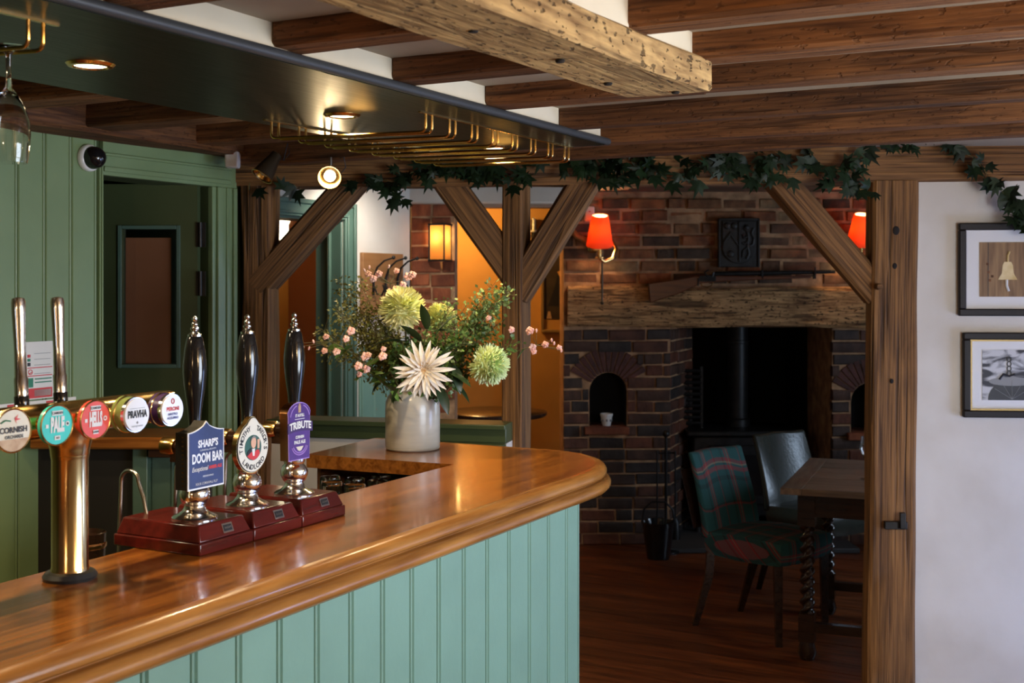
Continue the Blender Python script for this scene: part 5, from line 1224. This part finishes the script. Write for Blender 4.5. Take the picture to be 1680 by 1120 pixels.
obj('trigger_guard', MB().tube([(-0.045,0,-0.02),(-0.03,0,-0.05),(0.0,0,-0.056),(0.03,0,-0.045),(0.04,0,-0.015)], 0.004, 6), 'brass', lk)
for px in (1250, 1336):
    a, e = gp(px, 448); obj('band', MB().box(a-0.006,-0.02,e-0.035,a+0.006,0.02,e+0.018), 'iron', gun)
hka, hke = gp(1336, 446); obj('wall_hook', MB().tube([(hka,0.09,hke-0.02),(hka,-0.022,hke-0.03),(hka,-0.026,hke+0.03)], 0.004, 6), 'iron', gun)
obj('wall_hook', MB().tube([(gp(1150,456)[0]-0.02,0.09,gp(1150,456)[1]-0.035),(gp(1150,456)[0]-0.02,-0.022,gp(1150,456)[1]-0.045),(gp(1150,456)[0]-0.02,-0.026,gp(1150,456)[1]+0.0)], 0.004, 6), 'iron', gun)
# carved plaque
q = P(1213, 398, 7.55); pq = thing('stone_plaque', 'dark carved heraldic plaque with shield and lion on the brick wall', 'plaque', Tr(q.x, 7.575, q.z))
a_, h_ = 0.128, 0.152
obj('slab', MB().box(-a_,-0.012,-h_,a_,0.02,h_), 'plaque', pq, bev=0.006)
obj('border', MB().box(-a_,-0.022,-h_,-a_+0.012,-0.012,h_).box(a_-0.012,-0.022,-h_,a_,-0.012,h_).box(-a_,-0.022,h_-0.012,a_,-0.012,h_), 'plaque', pq, bev=0.003)
shd = [(-0.105,0.135),(0.105,0.135),(0.105,-0.03)]+[(0.105*math.cos(R(k)),-0.03-0.10*math.sin(R(k))) for k in range(15,180,15)]+[(-0.105,-0.03)]
obj('shield', MB().prism(shd, -0.024, -0.012, 'y'), 'plaque', pq, bev=0.004)
obj('divider', MB().box(-0.006,-0.032,-0.12,0.006,-0.022,0.13), 'plaque', pq, bev=0.003)
for (x, z, r) in ((-0.075,0.105,0.022),(-0.032,0.105,0.022),(-0.055,-0.07,0.024)): obj('boss', MB().ball((x,-0.026,z), r, 12, 8, (1,0.5,1)), 'plaque', pq)
obj('chevron', MB().prism([(-0.10,-0.02),(-0.055,0.045),(-0.01,-0.02),(-0.01,0.005),(-0.055,0.07),(-0.10,0.005)], -0.034, -0.022, 'y'), 'plaque', pq, bev=0.003)
obj('lozenge', MB().prism([(-0.055,-0.03),(-0.015,-0.07),(-0.055,-0.11),(-0.095,-0.07)], -0.028, -0.022, 'y'), 'plaque', pq)
ln_ = [[(0.03,0.09),(0.05,0.07),(0.055,0.03),(0.05,-0.02),(0.06,-0.07),(0.045,-0.10)],[(0.055,0.04),(0.03,0.03),(0.02,0.05)],[(0.055,0.01),(0.03,-0.01),(0.02,-0.0)],[(0.05,-0.03),(0.025,-0.05),(0.02,-0.09)],[(0.055,-0.02),(0.085,-0.01),(0.09,0.03),(0.075,0.06),(0.09,0.09)]]
for l in ln_: obj('lion', MB().tube([(x,-0.026,z) for x, z in l], 0.008, 7), 'plaque', pq)
obj('lion_head', MB().ball((0.045,-0.026,0.095), 0.018, 10, 8, (1,0.6,1)), 'plaque', pq)
# pot in the niche
q = P(995, 698, 7.66); pot = thing('white_cup', 'small white patterned pot in the arched niche', 'pot', Tr(q.x, 7.66, nich[0][1]))
obj('body', MB().lathe([(0.024,0.0),(0.026,0.003),(0.037,0.062),(0.040,0.064),(0.040,0.076),(0.0365,0.077),(0.033,0.06),(0.002,0.01)], 22), 'white', pot)
for k in range(8):
    a = 2*math.pi*k/8; obj('motif', MB().ball((0.0325*math.cos(a),0.0325*math.sin(a),0.036), 0.006, 7, 5, (1,1,1.4)), 'grey_text', pot)
pot2 = thing('white_cup', 'small white pot in the right-hand niche beside the oak post', 'pot', Tr(P(1431,0,7.66).x, 7.66, nich[1][1]))
obj('body', MB().lathe([(0.024,0.0),(0.026,0.003),(0.037,0.062),(0.040,0.064),(0.040,0.076),(0.0365,0.077),(0.033,0.06),(0.002,0.01)], 22), 'white', pot2)
# stove with flue
sx = FX(1235); stv = thing('wood_stove', 'black wood-burning stove standing in the dark hearth', 'stove', Tr(sx, 8.05, 0.03))
obj('body', MB().box(-0.34,-0.22,0.10,0.34,0.22,0.62), 'iron', stv, bev=0.015)
obj('top_plate', MB().box(-0.38,-0.26,0.62,0.38,0.26,0.655), 'iron', stv, bev=0.008)
dr = obj('door', MB().box(-0.24,-0.24,0.18,0.24,-0.22,0.56), 'iron', stv, bev=0.008)
obj('pane', MB().box(-0.18,-0.243,0.24,0.18,-0.24,0.50), 'black_gloss', dr); obj('handle', MB().tube([(0.21,-0.25,0.34),(0.21,-0.28,0.34),(0.21,-0.28,0.42),(0.21,-0.25,0.42)], 0.008, 8), 'steel', dr)
for x in (-0.3,0.3):
    for y in (-0.18,0.18): obj('leg', MB().lathe([(0.025,0.0),(0.018,0.05),(0.03,0.10)], 10), 'iron', stv, L=Tr(x,y,0))
obj('flue', MB().lathe([(0.085,0.655),(0.085,0.70),(0.072,0.71),(0.072,1.20),(0.077,1.205),(0.077,1.22),(0.072,1.225),(0.072,1.60)], 24), 'iron', stv, L=Tr(-0.005,0.05,0))
gr = thing('iron_grille', 'dark ribbed iron grille at the left of the hearth', 'grille', Tr(FX(1147), 7.98, 0.685))
for k in range(10): obj('rib', MB().tube([(-0.075,0,0.03+k*0.038),(0.075,0,0.03+k*0.038)], 0.012, 8), 'iron', gr)
for x in (-0.075,0.075): obj('upright', MB().box(x-0.008,-0.01,0,x+0.008,0.012,0.40), 'iron', gr)
# fire irons and scuttle
q = P(1092, 890, 7.42); fi = thing('fire_irons', 'tall black stand of fire irons left of the hearth', 'fire irons', Tr(q.x, 7.40, 0))
obj('base', MB().lathe([(0.09,0.0),(0.09,0.015),(0.03,0.03),(0.014,0.04)], 18), 'iron', fi)
obj('pole', MB().tube([(0,0,0.03),(0,0,0.70)], 0.009, 10).ball((0,0,0.715), 0.022, 12, 8), 'iron', fi)
obj('crosspiece', MB().tube([(-0.06,0,0.60),(0.06,0,0.60)], 0.006, 8), 'iron', fi)
for x, n in ((-0.055,'shovel'),(0.055,'brush')):
    t_ = obj(n, MB().tube([(x,-0.012,0.615),(x,-0.012,0.20)], 0.005, 8), 'iron', fi)
    obj('head', MB().box(x-0.035,-0.022,0.06,x+0.035,-0.004,0.21) if n == 'shovel' else MB().lathe([(0.03,0.08),(0.026,0.18),(0.01,0.21)], 12), 'iron', t_, L=Matrix.Identity(4) if n == 'shovel' else Tr(x,-0.012,0))
q = P(1086, 895, 7.2); cs = thing('coal_scuttle', 'shiny black coal scuttle on the floor below the fire irons', 'scuttle', Tr(P(1080,0,7.22).x, 7.22, 0))
obj('bucket', MB().lathe([(0.065,0.0),(0.07,0.02),(0.095,0.20),(0.10,0.22),(0.096,0.22),(0.088,0.19),(0.06,0.03),(0.002,0.025)], 24), 'black_gloss', cs)
obj('handle', MB().tube([(-0.097,0,0.21),(-0.085,0,0.29),(-0.04,0,0.335),(0.04,0,0.335),(0.085,0,0.29),(0.097,0,0.21)], 0.006, 8), 'iron', cs)
# ================================================================== FURNITURE
def pad(L, w, h, r=0.03, n=5, bulge=0.012):
    """cushion-like rounded slab, x 0..L, y centred, z 0..h"""
    b = MB(); bm = bmesh.new(); bmesh.ops.create_cube(bm, size=1.0)
    bmesh.ops.subdivide_edges(bm, edges=bm.edges, cuts=n, use_grid_fill=True)
    for v in bm.verts:
        x, y, z = v.co*2; q = Vector((x,y,z)); f = []
        for a in q: f.append(math.copysign(1-(1-abs(a))**1.0, a))
        k = 0.16; dx = 1-k*(y*y+z*z)*0.25; dy_ = 1-k*(x*x+z*z)*0.25; dz = 1-k*1.6*(x*x+y*y)*0.5
        v.co = Vector((L/2+x*dx*L/2, y*dy_*w/2, h/2+z*dz*h/2))
    b.add([tuple(v.co) for v in bm.verts], [tuple(v.index for v in fc.verts) for fc in bm.faces]); bm.free(); return b
def chair(name, label, pos, ang, fabric):
    """local +x is the way the sitter faces"""
    c = thing(name, label, 'chair', Tr(pos[0], pos[1], 0) @ Rz(ang), 'dining chairs by the fireplace')
    obj('seat', pad(0.44, 0.44, 0.13), fabric, c, L=Tr(-0.20,0,0.345), smooth=60)
    # curved, raked backrest
    b = MB(); nz, ny = 8, 8; vs = []; fs = []
    for sd in (0, 1):
        for i in range(nz+1):
            z = 0.43+0.39*i/nz
            for j in range(ny+1):
                u = -1+2*j/ny; hw = 0.215-0.012*(i/nz)
                ztop = z-(0.018*u*u if i == nz else 0)+(0.02*abs(u)**4 if i == nz else 0)
                x = -0.17-0.13*(i/nz)**1.3+0.035*u*u*(0.3+0.7*i/nz)-(0.06 if sd else 0.0)*(1-0.25*i/nz)
                ed = 0.012*(max(abs(u)-0.8,0)/0.2)**2
                vs.append((x-(ed if not sd else -ed), u*hw, ztop))
    m_ = (nz+1)*(ny+1)
    for sd in (0, 1):
        for i in range(nz):
            for j in range(ny):
                a = sd*m_+i*(ny+1)+j; f = (a,a+1,a+ny+2,a+ny+1); fs.append(f if not sd else tuple(reversed(f)))
    def edge(ids): 
        for k in range(len(ids)-1): fs.append((ids[k], ids[k]+m_, ids[k+1]+m_, ids[k+1]))
    edge([i*(ny+1) for i in range(nz+1)]); edge([i*(ny+1)+ny for i in range(nz+1)][::-1]); edge(list(range(ny+1))[::-1]); edge([nz*(ny+1)+j for j in range(ny+1)])
    bk = obj('backrest', b.add(vs, fs), fabric, c, smooth=50, bev=0.012)
    if fabric == 'tartan': obj('back_cover', MB().box(-0.005,-0.2,-0.14,0.0,0.2,0.14), 'dark_wood', bk, L=Tr(-0.30,0,0.60) @ Ry(R(-16)))
    for sy in (-1, 1):
        obj('leg', MB().tube([(0.20,sy*0.19,0.36),(0.205,sy*0.19,0.0)], [0.027,0.020], 4), 'dark_wood', c)
        obj('leg', MB().tube([(-0.17,sy*0.18,0.46),(-0.19,sy*0.18,0.25),(-0.27,sy*0.18,0.0)], [0.027,0.026,0.019], 4), 'dark_wood', c)
    return c
chair('tartan_chair', 'dining chair upholstered in teal and red tartan', (1.19, 5.74), math.atan2(-0.72, 0.69), 'tartan')
chair('leather_chair', 'dark green-grey leather dining chair behind the tartan one', (1.62, 6.39), math.atan2(-0.80, 0.60), 'leather')
# table
TA = Vector((1.15, 5.225, 0)); tdir = R(-21)
tW = Matrix.Translation(TA) @ Rz(tdir-0.0)
dt_ = thing('dining_table', 'dark oak dining table with barley-twist legs behind the post', 'table', tW)
TL, TWd = 1.05, 0.98
for k in range(6): obj('top_plank', MB().box(0.09 if True else 0, TWd*k/6+0.001, 0.722, TL-0.09, TWd*(k+1)/6-0.001, 0.75), 'table_wood', dt_, bev=0.002)
for x in (0, TL-0.09): obj('end_board', MB().box(0,0,0.722,TWd,0.089,0.75), 'table_wood', dt_, L=Tr(x+0.089,0,0) @ Rz(R(90)), bev=0.002)
obj('apron', MB().box(0.08,0.08,0.62,TL-0.08,0.10,0.722).box(0.08,TWd-0.10,0.62,TL-0.08,TWd-0.08,0.722).box(0.08,0.10,0.62,0.10,TWd-0.10,0.722).box(TL-0.10,0.10,0.62,TL-0.08,TWd-0.10,0.722), 'dark_wood', dt_)
def twist(h0, h1, r):
    b = MB(); n = 60; m = 14; vs = []; fs = []
    for i in range(n+1):
        t = i/n; z = h0+(h1-h0)*t; ph = t*2*math.pi*4.2
        for k in range(m):
            a = 2*math.pi*k/m; rr = r*(0.72+0.28*math.cos(2*(a-ph))); vs.append((rr*math.cos(a), rr*math.sin(a), z))
    for i in range(n):
        for k in range(m): fs.append((i*m+k, i*m+(k+1)%m, (i+1)*m+(k+1)%m, (i+1)*m+k))
    return b.add(vs, fs)
for x in (0.10, TL-0.10):
    for y in (0.10, TWd-0.10):
        lg = obj('leg', MB().box(-0.036,-0.036,0.58,0.036,0.036,0.722), 'dark_wood', dt_, L=Tr(x,y,0))
        obj('foot_block', MB().box(-0.034,-0.034,0.08,0.034,0.034,0.20), 'dark_wood', lg)
        obj('foot', MB().lathe([(0.03,0.0),(0.042,0.03),(0.03,0.08)], 14), 'dark_wood', lg)
        obj('twist', twist(0.20, 0.58, 0.034), 'dark_wood', lg, smooth=60)
for (a, e) in (((TL/2,0.118),(TL/2,TWd-0.118)),((0.10,0.10),(TL-0.10,0.10)),((0.10,TWd-0.10),(TL-0.10,TWd-0.10))):
    obj('stretcher', MB().box(min(a[0],e[0])-0.018,min(a[1],e[1])-0.018,0.12,max(a[0],e[0])+0.018,max(a[1],e[1])+0.018,0.16), 'dark_wood', dt_)
gl = obj('wine_glass', MB().lathe([(0.034,0.0),(0.034,0.002),(0.006,0.006),(0.004,0.02),(0.004,0.08),(0.016,0.092),(0.034,0.125),(0.036,0.15),(0.031,0.19),(0.030,0.19),(0.034,0.15),(0.032,0.126),(0.014,0.096),(0.0005,0.09)], 28, False), 'glass', None, W=Tr(P(1424,0,5.45).x, 5.45, 0.7505)); tag(gl, 'stemmed wine glass standing on the dining table by the post', 'wine glass')
# ================================================================== PICTURES ON THE INFILL WALL
def picture(x0px, x1off, y0px, y1px, label, name, fmat, inner):
    xl, zt_ = FP(x0px, y0px, 0.02); _, zb_ = FP(x0px, y1px, 0.02)
    p = thing(name, label, 'picture', FRAME @ Tr(xl, 0.028, zb_)); w = x1off; h = zt_-zb_; f = 0.026
    obj('frame', MB().box(0,-0.024,0,w,0.0,f).box(0,-0.024,h-f,w,0.0,h).box(0,-0.024,f,f,0.0,h-f).box(w-f,-0.024,f,w,0.0,h-f), fmat, p, bev=0.004)
    if inner: obj('slip', MB().box(f,-0.018,f,w-f,-0.001,f+0.006).box(f,-0.018,h-f-0.006,w-f,-0.001,h-f).box(f,-0.018,f+0.006,f+0.006,-0.001,h-f-0.006).box(w-f-0.006,-0.018,f+0.006,w-f,-0.001,h-f-0.006), inner, p)
    obj('mount', MB().box(f,-0.008,f,w-f,-0.001,h-f), 'mount', p)
    return p, w, h
p, w, h = picture(1572, 0.45, 366, 518, 'black-framed photograph of a brass bell on boards, upper of the two pictures', 'framed_photograph', 'picture_frame', None)
m1 = 0.075; ix0, ix1, iz0, iz1 = m1+0.0, w-m1, 0.07, h-0.07
obj('print', MB().box(ix0,-0.0095,iz0,ix1,-0.008,iz1), 'print_wood', p)
for fx in (0.10, 0.62): obj('board_joint', MB().box(ix0+(ix1-ix0)*fx,-0.0100,iz0,ix0+(ix1-ix0)*fx+0.002,-0.0094,iz1), 'ink', p)
bxc = FP(1653, 0, 0.02)[0]-FP(1572,0,0.02)[0]
bl = [(-0.034,0.062),(-0.030,0.070),(-0.021,0.085),(-0.018,0.115),(-0.012,0.127),(0.012,0.127),(0.018,0.115),(0.021,0.085),(0.030,0.070),(0.034,0.062)]
be = obj('printed_bell', MB().prism([(x+bxc, z+iz0+0.0) for x, z in bl], -0.0108, -0.0096, 'y'), 'print_bell', p)
obj('printed_hanger', MB().tube([(bxc,-0.0102,iz0+0.127),(bxc,-0.0102,iz0+0.15),(bxc+0.006,-0.0102,iz0+0.165)], 0.004, 6), 'print_bell', be)
obj('printed_rope', MB().tube([(bxc-0.004,-0.0102,iz0+0.062),(bxc-0.004,-0.0102,iz0+0.04),(bxc+0.003,-0.0102,iz0+0.02)], 0.005, 6), 'mount', be)
for (x, z) in ((0.032,0.09),(0.045,0.075),(0.036,0.06),(0.028,0.12)): obj('printed_knot', MB().box(ix0+x-0.004,-0.0100,iz0+z-0.005,ix0+x+0.005,-0.0094,iz0+z+0.004), 'oak_dark', p)
p, w, h = picture(1579, 0.45, 545, 684, 'black and gilt framed monochrome photograph of a hanging lamp, lower of the two pictures', 'framed_photograph', 'picture_frame', 'gilt')
ix0, ix1, iz0, iz1 = 0.07, w-0.07, 0.063, h-0.063
obj('print', MB().box(ix0,-0.0095,iz0,ix1,-0.008,iz1), 'print_grey', p)
lcx = FP(1660, 0, 0.02)[0]-FP(1579,0,0.02)[0]
el = lambda rx, rz, cz, n=28, a0=0, a1=360: [(min(max(lcx+rx*math.cos(R(a0+(a1-a0)*k/n)), ix0), ix1), cz+rz*math.sin(R(a0+(a1-a0)*k/n))) for k in range(n+1)]
obj('printed_lamp', MB().prism(el(0.085,0.075,iz0+0.0,24,0,180), -0.0102, -0.0094, 'y'), 'ink', p)
obj('printed_rim', MB().prism(el(0.082,0.016,iz0+0.068)[:-1], -0.0106, -0.0101, 'y'), 'grey_text', p)
for a in (35, 62, 90, 118, 145): obj('printed_spoke', MB().tube([(lcx,-0.0106,iz0+0.004),(lcx+0.075*math.cos(R(a)),-0.0106,iz0+0.004+0.066*math.sin(R(a)))], 0.0009, 5), 'grey_text', p)
for k in range(4): obj('printed_chain', MB().tube([(lcx-0.01+0.007*math.cos(2*math.pi*j/10),-0.0103,iz0+0.098+k*0.017+0.009*math.sin(2*math.pi*j/10)) for j in range(11)], 0.0022, 5), 'ink', p)
obj('printed_scroll', MB().tube([(lcx-0.045,-0.0103,iz0+0.075),(lcx-0.03,-0.0103,iz0+0.095),(lcx-0.01,-0.0103,iz0+0.088),(lcx+0.01,-0.0103,iz0+0.095)], 0.004, 6), 'ink', p)

# ================================================================== LAMPS ADDED OUT OF VIEW TO BRIGHTEN THE ROOMS
def added_bracket_lamp(W, power, label):  # unseen lamps added to warm the beam, joists and timber frame
    """candle bracket: local -y into the room"""
    t = thing('added_wall_lamp', label, 'wall light', W, 'added candle wall lamps of the bar room')
    obj('backplate', MB().lathe([(0.04,0),(0.04,0.01),(0.02,0.02)], 18), 'brass', t, L=Rx(R(90)))
    obj('arm', MB().tube([(0,-0.01,0),(0,-0.06,-0.04),(0,-0.11,-0.03),(0,-0.12,0.01)], 0.007, 8), 'brass', t)
    obj('candle_tube', MB().lathe([(0.02,0.0),(0.012,0.01),(0.012,0.06)], 12), 'ivory', t, L=Tr(0,-0.12,0.01))
    obj('bulb', MB().ball((0,-0.12,0.10), 0.024, 14, 10, (1,1,1.3)), 'lamp_white', t)
    point_light('added_wall_lamp_light', wm(t) @ Vector((0,-0.17,0.10)), power, (1.0,0.66,0.34), 0.04, t)
added_bracket_lamp(BAR @ Tr(1.95,-2.3,1.62) @ Rz(R(180)), 5, 'added unseen brass candle wall lamp on the right wall beyond the bar window')
added_bracket_lamp(BAR @ Tr(-0.55,-2.3,1.62) @ Rz(R(180)), 24, 'added unseen brass candle wall lamp on the right wall before the bar window')
added_bracket_lamp(BAR @ Tr(-3.3,-0.9,1.62) @ Rz(R(90)), 16, 'added unseen brass candle wall lamp on the wall behind the viewpoint')
def added_flush_lamp(pos, power, col, label):
    t = thing('ceiling_lamp', label, 'ceiling lamp', Tr(*pos))
    obj('rose', MB().lathe([(0.09,0.0),(0.09,-0.01),(0.08,-0.016)], 24), 'brass', t)
    obj('dome', MB().ball((0,0,-0.016), 0.078, 20, 10, (1,1,0.35)), 'lamp_white', t)
    point_light('added_lamp_light', (pos[0], pos[1], pos[2]-0.08), power, col, 0.06, t)
_p = BAR @ Vector((-0.62, 1.05, 2.26)); added_flush_lamp(_p, 16, (1.0,0.80,0.52), 'added unseen flush ceiling lamp over the servery')  # unseen lamp added to light the servery joists and green wall
_w = BAR @ Vector((3.15, wt-0.42, 2.2)); _t = BAR @ Vector((3.35, wt, 1.55))  # unseen downlight added to brighten the white wall
_d = thing('downlight', 'added unseen round downlight washing the white wall of the middle room', 'downlight', Tr(*_w))
obj('bezel', MB().lathe([(0.030,0.0),(0.034,-0.007),(0.042,-0.006),(0.047,-0.0005),(0.047,0.0)], 28, False), 'brass', _d)
obj('lens', MB().lathe([(0.0001,-0.0035),(0.031,-0.0035),(0.031,-0.001),(0.0001,-0.001)], 24, False), 'downlight_glow', _d)
spot_light('downlight_beam', _w-Vector((0,0,0.012)), _t-_w, 46, (1.0,0.90,0.78), 120, 0.8, 0.04, _d)
